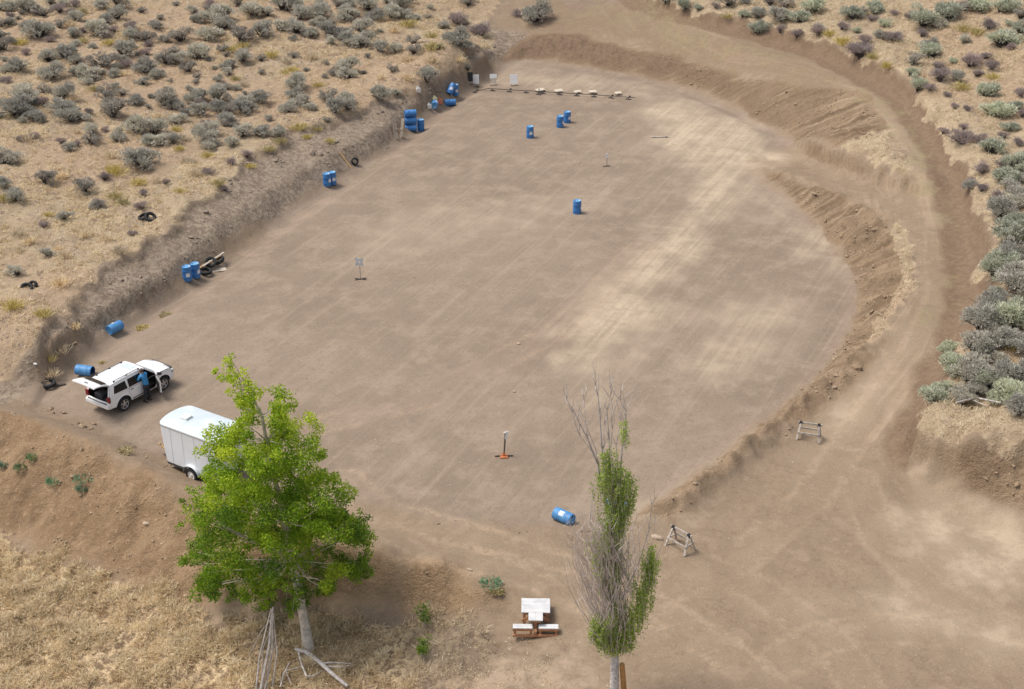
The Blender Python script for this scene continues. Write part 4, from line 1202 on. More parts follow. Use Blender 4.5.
def target_board(u, v, lb, shape, mat, w=.62, h=.78, name='target_board'):
    p = ground(u, v); root = empty(name, tuple(p), 0, lb, 'target', 'upright targets behind the rail', rot=(R(-14), 0, R(4)))
    b = MB()
    if shape == 'rect':
        b.box((0, 0, .14 + h / 2), (w, .03, h)); b.build('board', mat, root, bevel=.004)
    else:
        ol = [(-w * .22, .18), (w * .22, .18), (w * .38, .40), (w * .5, .62), (w * .5, .92), (-w * .5, .92), (-w * .5, .62), (-w * .38, .40)]
        for yy in (-.015, .015): b.sheet(ol, [], lambda x, z, yy=yy: (x, yy, z))
        for k in range(len(ol)):
            q, q2 = ol[k], ol[(k + 1) % len(ol)]
            b.add([(q[0], -.015, q[1]), (q2[0], -.015, q2[1]), (q2[0], .015, q2[1]), (q[0], .015, q[1])], [(0, 1, 2, 3)])
        b.build('board', M['cardboard'], root)
        b = MB(); b.box((0, -.02, .73), (w * .94, .012, .36)); b.build('white_panel', M['paper'], root)
    for s in (-1, 1):
        l = MB(); l.box((s * w * .32, .03, .25), (.045, .03, .6)); l.build('leg', M['grey_wood'], root)
    l = MB(); l.box((0, .02, .03), (w, .4, .05)); l.build('base', M['grey_wood'], root)
target_board(475.5, 85.5, 'white rectangular target board beside the black board', 'rect', M['paper'])
target_board(493.5, 85, 'tapered target with white top and tan foot', 'torso', None, .62)
target_board(514, 85.5, 'white rectangular target board standing alone at the right', 'rect', M['paper'])
target_board(470, 83, 'small black board standing behind the leftmost white target', 'rect', M['black_board'], .5, .75)

def post_target(u, v, label, kind):
    p = ground(u, v); root = empty('target_stand', (p[0], p[1], p[2]), R(3), label, 'target stand', 'single target stands')
    if kind == 'round':
        b = MB(); b.bar((-.33, .12, .03), (.33, -.1, .03), .04, .05).bar((-.31, -.12, .03), (.33, .14, .03), .04, .05); b.build('cross_base', M['steel'], root)
        b = MB(); b.tube([(0, 0, .05), (0, 0, 1.05)], .016, 8); b.build('pole', M['steel'], root)
        b = MB(); Mx = Matrix.Translation((-.02, -.03, 1.15)) @ Matrix.Rotation(R(80), 4, 'X')
        b.lathe([(.05, 0), (.20, 0), (.21, .012), (.20, .025), (.05, .025), (.05, 0)], 20, Mx)
        for k in range(4):
            an = k * math.pi / 2 + .75
            b.lathe([(0, 0), (.085, 0), (.085, .02), (0, .02)], 12, Mx @ Matrix.Translation((.24 * math.cos(an), .24 * math.sin(an), 0)))
        b.build('round_plate', M['clear_lens'], root)
    elif kind == 'orange':
        b = MB(); b.box((0, -.02, .03), (.36, .34, .05)).box((0, 0, .14), (.14, .12, .2), taper=(.5, .5)); b.build('foot_plate', M['orange'], root, bevel=.01)
        b = MB(); b.bar((-.42, 0, .04), (.42, 0, .04), .04, .05); b.build('cross_bar', M['steel'], root)
        b = MB(); b.bar((0, 0, .1), (.07, .05, 1.22), .055, .055); b.build('pole', M['steel'], root)
        b = MB(); b.box((.12, .02, 1.12), (.12, .03, .42), (0, .15, 0)); b.build('white_tape', M['paper'], root)
        b = MB(); b.box((.04, .02, 1.26), (.12, .05, .06)); b.build('cap', M['paper'], root)
    else:
        b = MB(); b.bar((-.26, 0, .03), (.26, .05, .03), .06, .05); b.build('base', M['steel'], root)
        b = MB(); b.tube([(0, 0, .05), (0, 0, .7)], .018, 6); b.build('pole', M['steel'], root)
        b = MB(); b.box((-.01, -.02, .82), (.16, .03, .32)); b.build('plate', M['paper'], root)
post_target(360.5, 279.5, 'round white plate on a thin pole with crossed dark feet', 'round')
post_target(504, 456.5, 'dark pole with white tape on an orange foot plate', 'orange')
post_target(606.8, 166.5, 'small white plate on a short pole right of the lone drum', 'small')
p = ground(660, 137.5); b = MB(); b.bar((-.7, 0, .04), (.7, .04, .04), .12, .07).box((.45, 0, .1), (.12, .1, .1)); o = b.build('wooden_skid', M['grey_wood'], None, bevel=.01); o.location = p
setp(o, 'low weathered wooden skid lying empty on the far range floor', 'skid')

# ------------------------------------------------------------------ sawhorse barricades
def sawhorse(pxl, pxr, label, w=1.0, h=.78):
    a, b_ = ground(*pxl), ground(*pxr)
    yaw = math.atan2(b_[1] - a[1], b_[0] - a[0]); c = (a + b_) / 2
    root = empty('sawhorse', (c[0], c[1], c[2]), yaw, label, 'sawhorse', 'wooden sawhorses')
    t = MB(); t.bar((-w / 2 - .08, 0, h), (w / 2 + .08, 0, h), .045, .10); t.build('top_rail', M['grey_wood'], root, bevel=.006)
    for sx in (-1, 1):
        for sy in (-1, 1):
            l = MB(); l.bar((sx * (w / 2 - .08), sy * .04, h - .02), (sx * (w / 2 + .02), sy * .34, 0), .09, .045); l.build('leg', M['grey_wood'], root, bevel=.006)
        k = MB(); k.box((sx * (w / 2 - .08), 0, h - .02), (.13, .15, .17), taper=(1, .75)); k.build('bracket', M['black_board'], root, bevel=.01)
        e = MB(); e.bar((sx * (w / 2 - .03), -.26, .36), (sx * (w / 2 - .03), .26, .36), .07, .035); e.build('end_brace', M['grey_wood'], root)
    for sy in (-1, 1):
        r_ = MB(); r_.bar((-w / 2 - .02, sy * .255, .36), (w / 2 + .02, sy * .255, .36), .035, .09); r_.build('side_rail', M['grey_wood'], root, bevel=.005)
sawhorse((799, 436), (818, 440), 'grey wooden sawhorse further back, on the low berm by the road')
sawhorse((669.5, 541), (691, 554), 'grey wooden sawhorse nearer, just right of the tall poplar', 1.0, .82)

# ------------------------------------------------------------------ shooting bench
def build_bench():
    p = ground(535.5, 641)
    root = empty('shooting_bench', (p[0], p[1], gz(p[0], p[1] + .6)), R(-1), 'white topped wooden shooting bench with T shaped table and two seats', 'bench')
    zt = .70
    t = MB()
    for k in range(4): t.box((0, .86 + k * .225, zt), (1.12, .220, .04))
    for k in range(2): t.box((-.14 + .28 * k, .50, zt - .0), (.275, .49, .04))
    t.build('tabletop', M['board_white'], root, bevel=.006)
    s = MB(); s.bar((-.5, .85, zt - .07), (-.5, 1.55, zt - .07), .045, .09).bar((.5, .85, zt - .07), (.5, 1.55, zt - .07), .045, .09).bar((-.5, .80, zt - .07), (.5, .80, zt - .07), .045, .09)
    s.bar((0, .36, zt - .07), (0, 1.5, zt - .07), .045, .09).bar((-.2, .30, zt - .07), (.2, .30, zt - .07), .045, .09); s.build('apron', M['red_wood'], root)
    for q in ((-.44, .85), (.44, .85), (-.44, 1.5), (.44, 1.5), (0, .42)):
        l = MB(); l.box((q[0], q[1], zt / 2 - .06), (.10, .10, zt - .1)); l.build('leg', M['red_wood'], root, bevel=.008)
    for sx in (-1, 1):
        b = MB(); b.bar((sx * .52, .75, .30), (sx * .25, .62, zt - .12), .05, .12); b.build('brace', M['red_wood'], root)
        st = MB()
        for k in range(2): st.box((sx * .50, .19 + .135 * k, .42), (.76, .13, .04))
        st.build('seat', M['board_white'], root, bevel=.006)
        f = MB(); f.box((sx * .50, .14, .35), (.78, .04, .10)).box((sx * .50, .38, .35), (.78, .04, .10)); f.build('seat_frame', M['red_wood'], root)
        for xx in (.18, .80):
            l = MB(); l.box((sx * xx, .26, .15), (.09, .20, .30)); l.build('seat_leg', M['red_wood'], root, bevel=.008)
    b = MB(); b.bar((0, .1, .24), (0, .85, .24), .09, .12).bar((-.88, .13, .08), (.88, .13, .08), .07, .10); b.build('beam', M['red_wood'], root)
build_bench()

# ================================================================== VEGETATION
def blades(base, direc, length, width, rng, bend=.0):
    """thin leaf quads: base (n,3), direc (n,3) unit -> V, F (quads: base pair, tip pair narrowed)"""
    n_ = len(base)
    rnd = rng.normal(size=(n_, 3)); side = np.cross(direc, rnd); side /= np.linalg.norm(side, axis=1)[:, None] + 1e-9
    L_ = np.asarray(length).reshape(-1, 1); w_ = np.asarray(width).reshape(-1, 1)
    mid = base + direc * L_ * .5
    tip = base + direc * L_
    if np.any(bend):
        tip = tip - np.array([0, 0, 1]) * L_ * np.asarray(bend).reshape(-1, 1)
    V_ = np.stack([base, mid + side * w_ * .5, tip, mid - side * w_ * .5], 1).reshape(-1, 3)
    F_ = np.arange(n_ * 4).reshape(-1, 4)
    return V_, F_

def unit(v): return v / (np.linalg.norm(v, axis=-1, keepdims=True) + 1e-9)

def tubes_np(mb): return np.array(mb.v), mb.f

def bush_parts(rng, wide=1.0, high=.85, nl=14, per=150, leaf=(.10, .028), open_=0.0, upright=.35):
    """returns leaf V,F,tint and a stem MB, for a shrub of radius about wide/2"""
    cs = []
    sub = [(rng.normal() * .15 * wide, rng.normal() * .15 * wide, rng.uniform(.55, 1.0)) for _ in range(3)]
    for k in range(nl):
        an = rng.uniform(0, 2 * math.pi); sx, sy, sh = sub[k % 3]; r_ = wide * .37 * math.sqrt(rng.uniform(.02, 1))
        hh = high * sh * (1 - .5 * (r_ / (wide * .4)) ** 2) * rng.uniform(.6, 1.08)
        cs.append((sx + r_ * math.cos(an), sy + r_ * math.sin(an), hh * .74, rng.uniform(.11, .20) * wide, rng.random()))
    Vs, Fs, Ts = [], [], []; off = 0
    for (x, y, z, rr, tn) in cs:
        n_ = int(per * rng.uniform(.7, 1.3))
        d = unit(rng.normal(size=(n_, 3)) * np.array([1, 1, .8]) + np.array([0, 0, .35]))
        pos = np.array([x, y, z]) + d * rr * rng.uniform(.45, 1.0, (n_, 1)) * np.array([1, 1, .85])
        pos[:, 2] = np.maximum(pos[:, 2], .04)
        dr = unit(d * .8 + np.array([0, 0, upright]) + rng.normal(size=(n_, 3)) * .35)
        V_, F_ = blades(pos, dr, rng.uniform(.7, 1.3, n_) * leaf[0], rng.uniform(.7, 1.3, n_) * leaf[1], rng)
        t = np.clip(.25 + .35 * tn + rng.normal(size=n_) * .16 + .15 * d[:, 2], 0, 1)  # lighter tint on each lobe's upper side paints in light from above
        Vs.append(V_); Fs.append(F_ + off); Ts.append(np.repeat(t, 4)); off += len(V_)
    sm = MB()
    for (x, y, z, rr, tn) in cs:
        m_ = Vector((x * .35 + rng.normal() * .04, y * .35 + rng.normal() * .04, z * .45))
        sm.tube([(x * .05, y * .05, -.12), m_, (x * .9, y * .9, z * .95)], [.030 * wide, .022 * wide, .008], 5, cap=False)
        for q in range(2):
            e = Vector((x + rng.normal() * rr * .8, y + rng.normal() * rr * .8, z + rng.uniform(0, rr)))
            sm.tube([m_, e], [.014 * wide, .004], 4, cap=False)
    return np.vstack(Vs), np.vstack(Fs), np.concatenate(Ts), sm

def merged(name, V_, F_, T_, sm, mats):
    """leaf quads and stem tubes in one mesh"""
    SV = np.array(sm.v); SF = [f for f in sm.f]
    me = np_mesh(name, np.vstack([V_, SV]), np.vstack([F_, np.array([list(f) for f in SF]) + len(V_)]), mats,
                 attrs={'tint': np.concatenate([T_, np.zeros(len(SV))])}, midx=np.concatenate([np.zeros(len(F_)), np.ones(len(SF))]))
    return me

def protos(kind, n_, **kw):
    out = []
    for k in range(n_):
        rng = np.random.default_rng(abs(hash_(kind)) + k)
        V_, F_, T_, sm = bush_parts(rng, **kw.get('p', {}))
        o = merged(kind + '_mesh', V_, F_, T_, sm, [M[kw['mat']], M['stem']])
        out.append(o.data); bpy.data.objects.remove(o)
    return out

def hash_(s): return sum(ord(c) * (i + 3) for i, c in enumerate(s))

PR = {
    's': protos('sage', 7, mat='sage', p=dict(nl=24, per=105)),
    'd': protos('sage_dark', 4, mat='sage_dark', p=dict(nl=17, per=85, high=.95)),
    'g': protos('sage_green', 5, mat='sage_green', p=dict(nl=24, per=110)),
    'x': protos('dead_bush', 4, mat='dead_bush', p=dict(nl=14, per=90, high=.7, leaf=(.20, .014), upright=.7)),
}
def tuft_proto(kind, mat, k, n_=170, h=.55, spread=.35):
    rng = np.random.default_rng(hash_(kind) + k)
    b0 = rng.normal(size=(n_, 3)) * np.array([.13, .13, 0]); b0[:, 2] = -.03
    d = unit(np.column_stack([b0[:, 0] * 2.4 + rng.normal(size=n_) * spread, b0[:, 1] * 2.4 + rng.normal(size=n_) * spread, np.ones(n_)]))
    V_, F_ = blades(b0, d, rng.uniform(.55, 1.1, n_) * h, rng.uniform(.02, .04, n_), rng, rng.uniform(0, .3, n_))
    t = np.repeat(np.clip(rng.normal(size=n_) * .25 + .5, 0, 1), 4)
    o = np_mesh(kind + '_mesh', V_, F_, [M[mat]], attrs={'tint': t}); me = o.data; bpy.data.objects.remove(o); return me
PR['b'] = [tuft_proto('tuft', 'tuft', k) for k in range(4)]
PR['y'] = [tuft_proto('ytuft', 'straw', k) for k in range(3)]

# kinds: s sage, d dark sage, g green sage, x dead shrub, b olive bunch grass, y pale bunch grass;  (u, v, width px)
LEFT = {'s': [(8,8,12),(27,6,16),(64,4,10),(78,17,13),(72,33,12),(42,30,24),(100,30,20),(117,14,16),(100,4,12),(132,35,14),(154,25,12),(18,66,20),(50,57,16),(64,55,17),(75,60,12),(50,72,20),(93,75,19),(78,73,14),(123,52,18),(63,94,18),(68,108,22),(22,96,22),(15,107,26),(136,101,14),(147,67,20),(155,75,14),(143,82,10),(193,10,10),(197,19,10),(208,34,20),(222,14,26),(222,25,16),(263,31,20),(253,10,20),(202,53,18),(242,57,16),(231,64,14),(177,58,17),(283,5,22),(298,14,18),(279,27,14),(298,28,20),(312,32,14),(320,12,18),(322,20,12),(328,29,16),(298,82,21),(293,93,16),(303,100,16),(312,107,12),(287,108,16),(333,108,17),(175,105,16),(200,96,19),(217,95,19),(217,106,18),(243,103,16),(258,97,19),(203,110,16),
 (38,118,17),(73,116,19),(93,130,13),(117,137,15),(138,125,22),(153,128,20),(163,139,17),(147,140,13),(71,147,11),(8,158,21),(143,160,29),(3,182,14),(18,197,17),(224,119,18),(245,108,20),(176,120,14),(210,140,22),(207,128,18),(242,132,17),(262,131,18),(278,133,14),(172,139,12),(346,2,14),(368,4,20),(396,3,20),(349,15,18),(374,16,18),(390,12,16),(407,14,14),(360,27,18),(345,35,18),(361,42,20),(379,48,14),(454,38,20),(465,45,11),(535,14,24),(345,67,18),(349,74,16),(378,93,17),(397,92,9),(348,99,17),(348,105,13),(426,76,17),(18,271,13),(47,252,11),(64,216,11),(98,204,11),(232,142,13),(110,105,12),(165,92,12)],
 'd': [(43,13,12),(4,46,16),(118,2,17),(145,38,14),(45,90,12),(104,61,19),(107,95,17),(112,111,24),(163,100,19),(167,60,14),(123,92,10),(182,36,18),(237,1,17),(242,37,17),(223,49,10),(189,68,13),(337,3,12),(338,34,14),(330,97,14),(227,86,10),(92,140,14),(44,178,17),(84,186,19),(469,2,12),(142,11,8),(177,105,12),(414,40,12),(414,50,13),(392,69,9)],
 'x': [(98,203,12),(104,177,12),(232,162,10),(246,154,11),(482,31,20),(518,13,10),(456,19,16),(225,189,8),(85,30,8)],
 'b': [(114,169,17),(138,181,13),(123,201,11),(115,195,12),(5,197,13),(300,126,13),(317,128,10),(307,136,8),(268,148,11),(250,165,9),(218,182,12),(280,140,11),(409,23,14),(432,46,16),(432,35,10),(14,304,16),(49,358,10),(43,312,14),(318,84,9),(330,140,8),(102,362,6)],
 'y': [(111,154,13),(157,180,10),(195,172,12),(188,160,13),(394,29,10),(407,76,12),(432,58,13),(459,58,10),(407,58,13),(381,76,9),(390,46,8),(119,249,14),(61,281,15),(65,254,12),(61,348,14),(18,232,10),(75,325,12),(52,372,14),(312,55,14),(30,240,12)]}
RIGHT = {'s': [(666,0,10),(756,13,16),(780,16,18),(818,27,12),(882,36,12),(934,23,16),(963,39,11),(1013,202,22),(1022,227,20),(970,184,12),(1006,184,14),(995,358,18),(1006,372,27),(1015,195,22),(1018,163,18)],
 'd': [(729,1,16),(786,3,16),(747,1,10),(966,7,14),(912,61,16),(1020,15,14),(860,12,12)],
 'g': [(685,5,14),(757,28,17),(800,16,19),(814,6,20),(855,14,18),(873,9,17),(923,19,24),(949,12,26),(981,6,19),(1001,6,20),(934,52,22),(910,73,12),(918,86,17),(1001,41,26),(1021,29,14),(986,90,22),(992,109,23),(1011,126,14),(989,148,21),(1008,177,24)],
 'x': [(780,29,12),(797,34,10),(818,30,14),(857,49,20),(860,53,20),(895,36,17),(940,76,21),(931,87,10),(946,94,8),(955,107,8),(969,61,20),(989,25,14),(1021,93,12),(963,137,22),(943,131,10),(970,181,11)],
 'b': [(963,28,14),(1017,305,15),(1015,347,13)]}
BIG = [('g',1011,234,30),('g',997,269,28),('s',1015,280,32),('s',990,305,27),('s',984,323,33),('g',1010,321,30),('s',977,350,27),('g',948,350,17),('g',952,367,25),('s',968,372,32),('g',933,396,22),('g',943,389,16),('s',959,394,20),('s',975,390,18),('g',1010,396,29),('g',995,400,15),('s',1026,375,26),('s',1030,345,28),('s',1034,290,30),('s',1001,212,22),('g',1019,165,22),('s',1008,256,25),('g',1022,318,28),('s',1000,340,24),('g',990,381,20),('s',1020,410,22)]
# small fillers on the upper left slope
rf = np.random.default_rng(5)
taken = [(u, v) for L in LEFT.values() for u, v, w_ in L]
nfil = 0
while nfil < 85:
    u, v = rf.uniform(0, 470), rf.uniform(0, 120)
    if u > 330 and v > 75: continue
    if rf.random() < (v / 220): continue
    if min(math.hypot(u - a, (v - b) * 1.4) for a, b in taken) < 8: continue
    taken.append((u, v)); LEFT['s' if rf.random() < .7 else 'd'].append((u, v, rf.uniform(5, 11))); nfil += 1
nfil = tries = 0
while nfil < 70 and tries < 20000:
    tries += 1
    u, v = rf.uniform(0, 450), rf.uniform(0, 260)
    if u > 45 + (330 - v) * 1.05 or (v > 140 and rf.random() < .6): continue
    if min(math.hypot(u - a, (v - b) * 1.4) for a, b in taken) < 7.5: continue
    taken.append((u, v)); LEFT[rf.choice(['x', 'b', 'y'], p=[.55, .25, .2])].append((u, v, rf.uniform(7, 12))); nfil += 1
takenr = [(u, v) for L in RIGHT.values() for u, v, w_ in L] + [(u, v) for k, u, v, w_ in BIG]
nfil = 0; tries = 0
while nfil < 46 and tries < 20000:
    tries += 1
    u, v = rf.uniform(690, 1024), rf.uniform(0, 300)
    edge_u = np.interp(v, [0, 13, 28, 43, 65, 90, 122, 160, 200, 250, 300], [650, 705, 765, 825, 872, 910, 938, 957, 974, 985, 985]) + 12
    if u < edge_u: continue
    if min(math.hypot(u - a, (v - b) * 1.3) for a, b in takenr) < 11: continue
    takenr.append((u, v)); k_ = rf.choice(['x', 'g', 's', 'b'], p=[.42, .22, .16, .2])
    RIGHT[k_].append((u, v, rf.uniform(7, 13) * (1 + v / 600))); nfil += 1

KN = {'s': ('sagebrush', 'grey sagebrush', 'bush'), 'd': ('sagebrush', 'dark sagebrush', 'bush'), 'g': ('sagebrush', 'silvery green sagebrush', 'bush'), 'x': ('dead_shrub', 'bare purplish shrub', 'shrub'),
      'b': ('bunchgrass', 'olive bunchgrass tuft', 'grass tuft'), 'y': ('bunchgrass', 'yellow bunchgrass tuft', 'grass tuft')}
ORD = ['first', 'second', 'third', 'fourth', 'fifth', 'sixth', 'seventh', 'eighth', 'ninth', 'tenth', 'eleventh', 'twelfth', 'thirteenth', 'fourteenth', 'fifteenth']
veg = []
def place_bush(k, u, v, wpx, big=False):
    vb = v + wpx * .26
    p = ground(u, vb)
    dist = np.linalg.norm(p - np.array([0, 0, CAMH]))
    wid = wpx * dist / FOC * (1.12 if k not in 'by' else 1.5)
    me = PR[k][int(RNG.integers(len(PR[k])))]
    o = bpy.data.objects.new(KN[k][0], me); COL.objects.link(o)
    fl = {'s': 1, 'd': 1.05, 'g': 1, 'x': .95, 'b': 1.25, 'y': 1.1}[k]
    o.location = (p[0], p[1], p[2] - .03)
    o.rotation_euler = (RNG.normal() * .05, RNG.normal() * .05, RNG.uniform(0, 6.28))
    if k in 'by': o.scale = (wid * 1.0, wid * 1.0, wid * .95)
    else: o.scale = (wid * RNG.uniform(.9, 1.1) * fl, wid * RNG.uniform(.9, 1.1) * fl, wid * RNG.uniform(.85, 1.1))
    veg.append((o, k, u, v, wpx))
    return o
for L in (LEFT, RIGHT):
    for k, lst in L.items():
        for u, v, w_ in lst: place_bush(k, u, v, w_)
def region(u, v):
    if u < 560 and v < 400 and not (u > 640):
        if u >= 340: return 'behind the far bank' if v < 30 else 'above the far drums'
        if v < 28: return 'topmost on the left slope'
        if v < 58: return 'high on the left slope'
        if v < 88: return 'halfway up left slope'
        if v < 118: return 'on the middle left slope'
        if v < 150: return 'low on the left slope'
        if v < 215: return 'above the left bank'
        return 'uphill of the car'
    if v < 24: return 'on the right hilltop'
    if v < 60: return 'above the upper road bend'
    if v < 115: return 'right of the road bend'
    if v < 200: return 'beside the descending road'
    return 'right of the lower road'
def sizeword(w_): return 'small' if w_ < 12.5 else ('medium' if w_ < 18.5 else 'large')
groups = {}
for t in veg:
    groups.setdefault((region(t[2], t[3]), KN[t[1]][1], sizeword(t[4])), []).append(t)
for (rg, kn, sz), L in groups.items():
    L.sort(key=lambda t: t[2])
    if len(L) > len(ORD):
        h = len(L) // 2 + len(L) % 2
    for i, t in enumerate(L):
        if len(L) == 1: lb = '%s %s %s' % (sz, kn, rg)
        elif i == len(L) - 1: lb = 'rightmost %s %s %s' % (sz, kn, rg)
        elif i < len(ORD): lb = '%s %s %s from the left %s' % (ORD[i], sz, kn, rg)
        else: lb = '%s %s %s from the right %s' % (ORD[len(L) - 1 - i], sz, kn, rg)
        setp(t[0], lb, KN[t[1]][2], {'s': 'sagebrush on the slopes', 'd': 'sagebrush on the slopes', 'g': 'sagebrush on the slopes', 'x': 'dead shrubs on the slopes', 'b': 'bunchgrass tufts', 'y': 'bunchgrass tufts'}[t[1]])
# the large near bushes on the right: foliage with its woody stems as parts
big_src = {}
BL = ['uppermost', 'second', 'third']
blab = {}
for i, (k, u, v, w_) in enumerate(BIG):
    key = (k, i % 3)
    p = ground(u, v + w_ * .24)
    dist = np.linalg.norm(p - np.array([0, 0, CAMH])); wid = w_ * dist / FOC * 1.25
    if key not in big_src:
        rng = np.random.default_rng(500 + i)
        V_, F_, T_, sm = bush_parts(rng, nl=36, per=150, leaf=(.075, .021), high=.9)
        root = empty('sagebrush', (0, 0, 0))
        np_mesh('foliage', V_, F_, [M['sage' if k == 's' else 'sage_green']], root, {'tint': T_})
        sm.build('woody_stems', M['stem'], root, fixn=False)
        big_src[key] = root; o = root
    else:
        o = dup(big_src[key])
    o.location = (p[0], p[1], p[2] - .03); o.rotation_euler = (0, 0, RNG.uniform(0, 6.28)); o.scale = (wid, wid, wid * RNG.uniform(.9, 1.1))
    blab.setdefault(k, []).append((v, u, o))
for k, L in blab.items():
    L.sort(key=lambda t: (t[0], t[1]))
    nm = 'big grey sagebrush' if k == 's' else 'big silvery green sagebrush'
    for i, (v, u, o) in enumerate(L):
        setp(o, '%s, %s from the back in the thicket right of the lower road' % (nm, ORD[i]), 'bush', 'sagebrush thicket at the right')

# ------------------------------------------------------------------ green weeds
def weed(u, v, wpx, mat, label, h=.16, group='green weeds'):
    p = ground(u, v + wpx * .2); dist = np.linalg.norm(p - np.array([0, 0, CAMH])); wid = wpx * dist / FOC
    rng = np.random.default_rng(int(u * 7 + v)); n_ = 260
    a = rng.uniform(0, 6.28, n_); r_ = np.sqrt(rng.random(n_)) * wid * .5
    pos = np.column_stack([r_ * np.cos(a), r_ * np.sin(a), rng.random(n_) * h * wid * (1 - (r_ / (wid * .5)) ** 2 * .7)])
    d = unit(np.column_stack([np.cos(a), np.sin(a), np.full(n_, .5)]) + rng.normal(size=(n_, 3)) * .5)
    V_, F_ = blades(pos, d, rng.uniform(.08, .16, n_), rng.uniform(.03, .06, n_), rng)
    o = np_mesh('weed', V_, F_, [M[mat]], attrs={'tint': np.repeat(rng.random(n_), 4)}); o.location = p
    setp(o, label, 'weed', group)
weed(85, 474, 21, 'weed_blue', 'green weed clump on the dirt berm, widest of the left ones')
weed(54, 478, 14, 'weed_blue', 'green weed on the dirt berm left of the widest one')
weed(33, 455, 11, 'weed', 'small green weed near the top of the left berm')
weed(22, 464, 14, 'weed', 'green weed on the left berm below the topmost one')
weed(4, 463, 10, 'weed_blue', 'small green weed at the left end of the berm')
weed(83, 486, 12, 'weed_blue', 'small green weed just under the widest clump on the berm')
weed(491, 579, 21, 'weed_blue', 'blue green weed alone on the dirt mound above the bench')
weed(124, 449, 15, 'tuft', 'yellowish weed on the berm edge in front of the trailer')
weed(143, 326, 12, 'tuft', 'olive weed patch on the range floor near the bank drum')
weed(166, 313, 12, 'tuft', 'olive weed patch further up the range floor edge')
weed(497, 589, 12, 'tuft', 'small yellowish weed below the blue green weed')
def sapling(u, v, hpx, label):
    p = ground(u, v); dist = np.linalg.norm(p - np.array([0, 0, CAMH])); hh = hpx * dist / FOC * 1.1
    rng = np.random.default_rng(int(u + v)); n_ = 300
    root = empty('sapling', tuple(p), 0, label, 'sapling', 'leafy saplings')
    s = MB()
    tips = [(rng.normal() * .18, rng.normal() * .18, hh * rng.uniform(.6, 1)) for _ in range(6)]
    for t in tips: s.tube([(0, 0, -.05), (t[0] * .4, t[1] * .4, t[2] * .5), t], [.018, .012, .004], 5)
    s.build('stem', M['twig'], root)
    tt = np.array(tips)[rng.integers(0, 6, n_)]; f = rng.uniform(.35, 1.05, (n_, 1))
    pos = tt * f + rng.normal(size=(n_, 3)) * .09; d = unit(rng.normal(size=(n_, 3)) + [0, 0, .4])
    V_, F_ = blades(pos, d, rng.uniform(.08, .14, n_), rng.uniform(.05, .08, n_), rng)
    np_mesh('foliage', V_, F_, [M['tree_leaf']], root, {'tint': np.repeat(rng.uniform(0, .7, n_), 4)})
sapling(425, 626, 23, 'thin green sapling on the grass edge left of the bench')
sapling(421, 655, 16, 'low pale sapling in front of the thin green one')

# ------------------------------------------------------------------ dry grass (uncountable)
def straw(name, pts, hts, per, label, seed, wid=(.018, .035), spread=.55, mat='straw'):
    rng = np.random.default_rng(seed)
    n_ = len(pts); N = n_ * per
    base = np.repeat(pts, per, 0) + np.column_stack([rng.normal(size=(N, 2)) * np.repeat(hts, per)[:, None] * .35, np.zeros(N)])
    base[:, 2] = zat(base[:, 0], base[:, 1]) - .02
    lean = np.repeat(rng.normal(size=(n_, 2)) * .35, per, 0)
    d = unit(np.column_stack([lean + rng.normal(size=(N, 2)) * spread, np.ones(N)]))
    L_ = np.repeat(hts, per) * rng.uniform(.5, 1.2, N)
    V_, F_ = blades(base, d, L_, rng.uniform(wid[0], wid[1], N), rng, rng.uniform(0, .35, N))
    t = np.repeat(np.clip(np.repeat(rng.normal(size=n_) * .22 + .55, per) + rng.normal(size=N) * .16, 0, 1), 4)
    o = np_mesh(name, V_, F_, [M[mat]], attrs={'tint': t})
    return setp(o, label, 'grass', None, 'stuff')

def scatter(n_, xr, yr, m, seed, thr=.45, dens=None):
    rng = np.random.default_rng(seed)
    x = rng.uniform(*xr, n_); y = rng.uniform(*yr, n_)
    k = mask_at(m, x, y) > thr
    if dens is not None: k &= rng.random(n_) < dens(x, y)
    x, y = x[k], y[k]
    z = zat(x, y)
    # keep only what lies inside a slightly wider frame than the picture
    rel = np.column_stack([x, y, z - CAMH]); dep = rel @ FWD
    u = 512 + FOC * rel[:, 0] / dep; v = 344.5 - FOC * (rel @ UPV) / dep
    k = (u > -90) & (u < 1114) & (v > -60) & (v < 850)
    return np.column_stack([x, y, z])[k]
rg = np.random.default_rng(3)
clump = lambda x, y: np.clip(.42 + 1.3 * fbm(x, y, .9, 3) + .8 * fbm(x, y, .25, 2), .04, 1)
pf_ = scatter(52000, (-24, 8), (29, 52), m_grass, 21, .5, clump)
pf_ = pf_[mask_at(m_lit, pf_[:, 0], pf_[:, 1]) < rg.random(len(pf_)) * 1.1]
straw('dry_grass', pf_, rg.uniform(.14, .48, len(pf_)), 13, 'tall dry straw grass below the front dirt berm', 31, (.022, .045), .75, 'straw_bright')
# big straw clumps, the coarse light tussocks of the foreground
pc = scatter(5600, (-24, 8), (29, 52), m_grass, 26, .55, lambda x, y: np.clip(.45 + 1.2 * fbm(x, y, .5, 3), .05, 1))
pc = pc[mask_at(m_lit, pc[:, 0], pc[:, 1]) < .5]
straw('dry_grass', pc, rg.uniform(.26, .50, len(pc)), 85, 'coarse pale straw tussocks in the foreground', 36, (.022, .045), .95, 'straw_bright')
ph = scatter(90000, (-62, 0), (52, 150), m_grass, 22, .55, lambda x, y: np.clip(.45 + 1.5 * fbm(x, y, .3, 3), .08, 1) * np.where(mask_at(m_soil, x, y) > .5, .5, 1))
straw('dry_grass', ph, rg.uniform(.10, .34, len(ph)), 9, 'short dry straw grass over the left hillside', 32, (.03, .055))
pr_ = scatter(60000, (8, 62), (50, 150), m_grass, 23, .55, lambda x, y: np.clip(.5 + 1.4 * fbm(x, y, .3, 3), .05, 1))
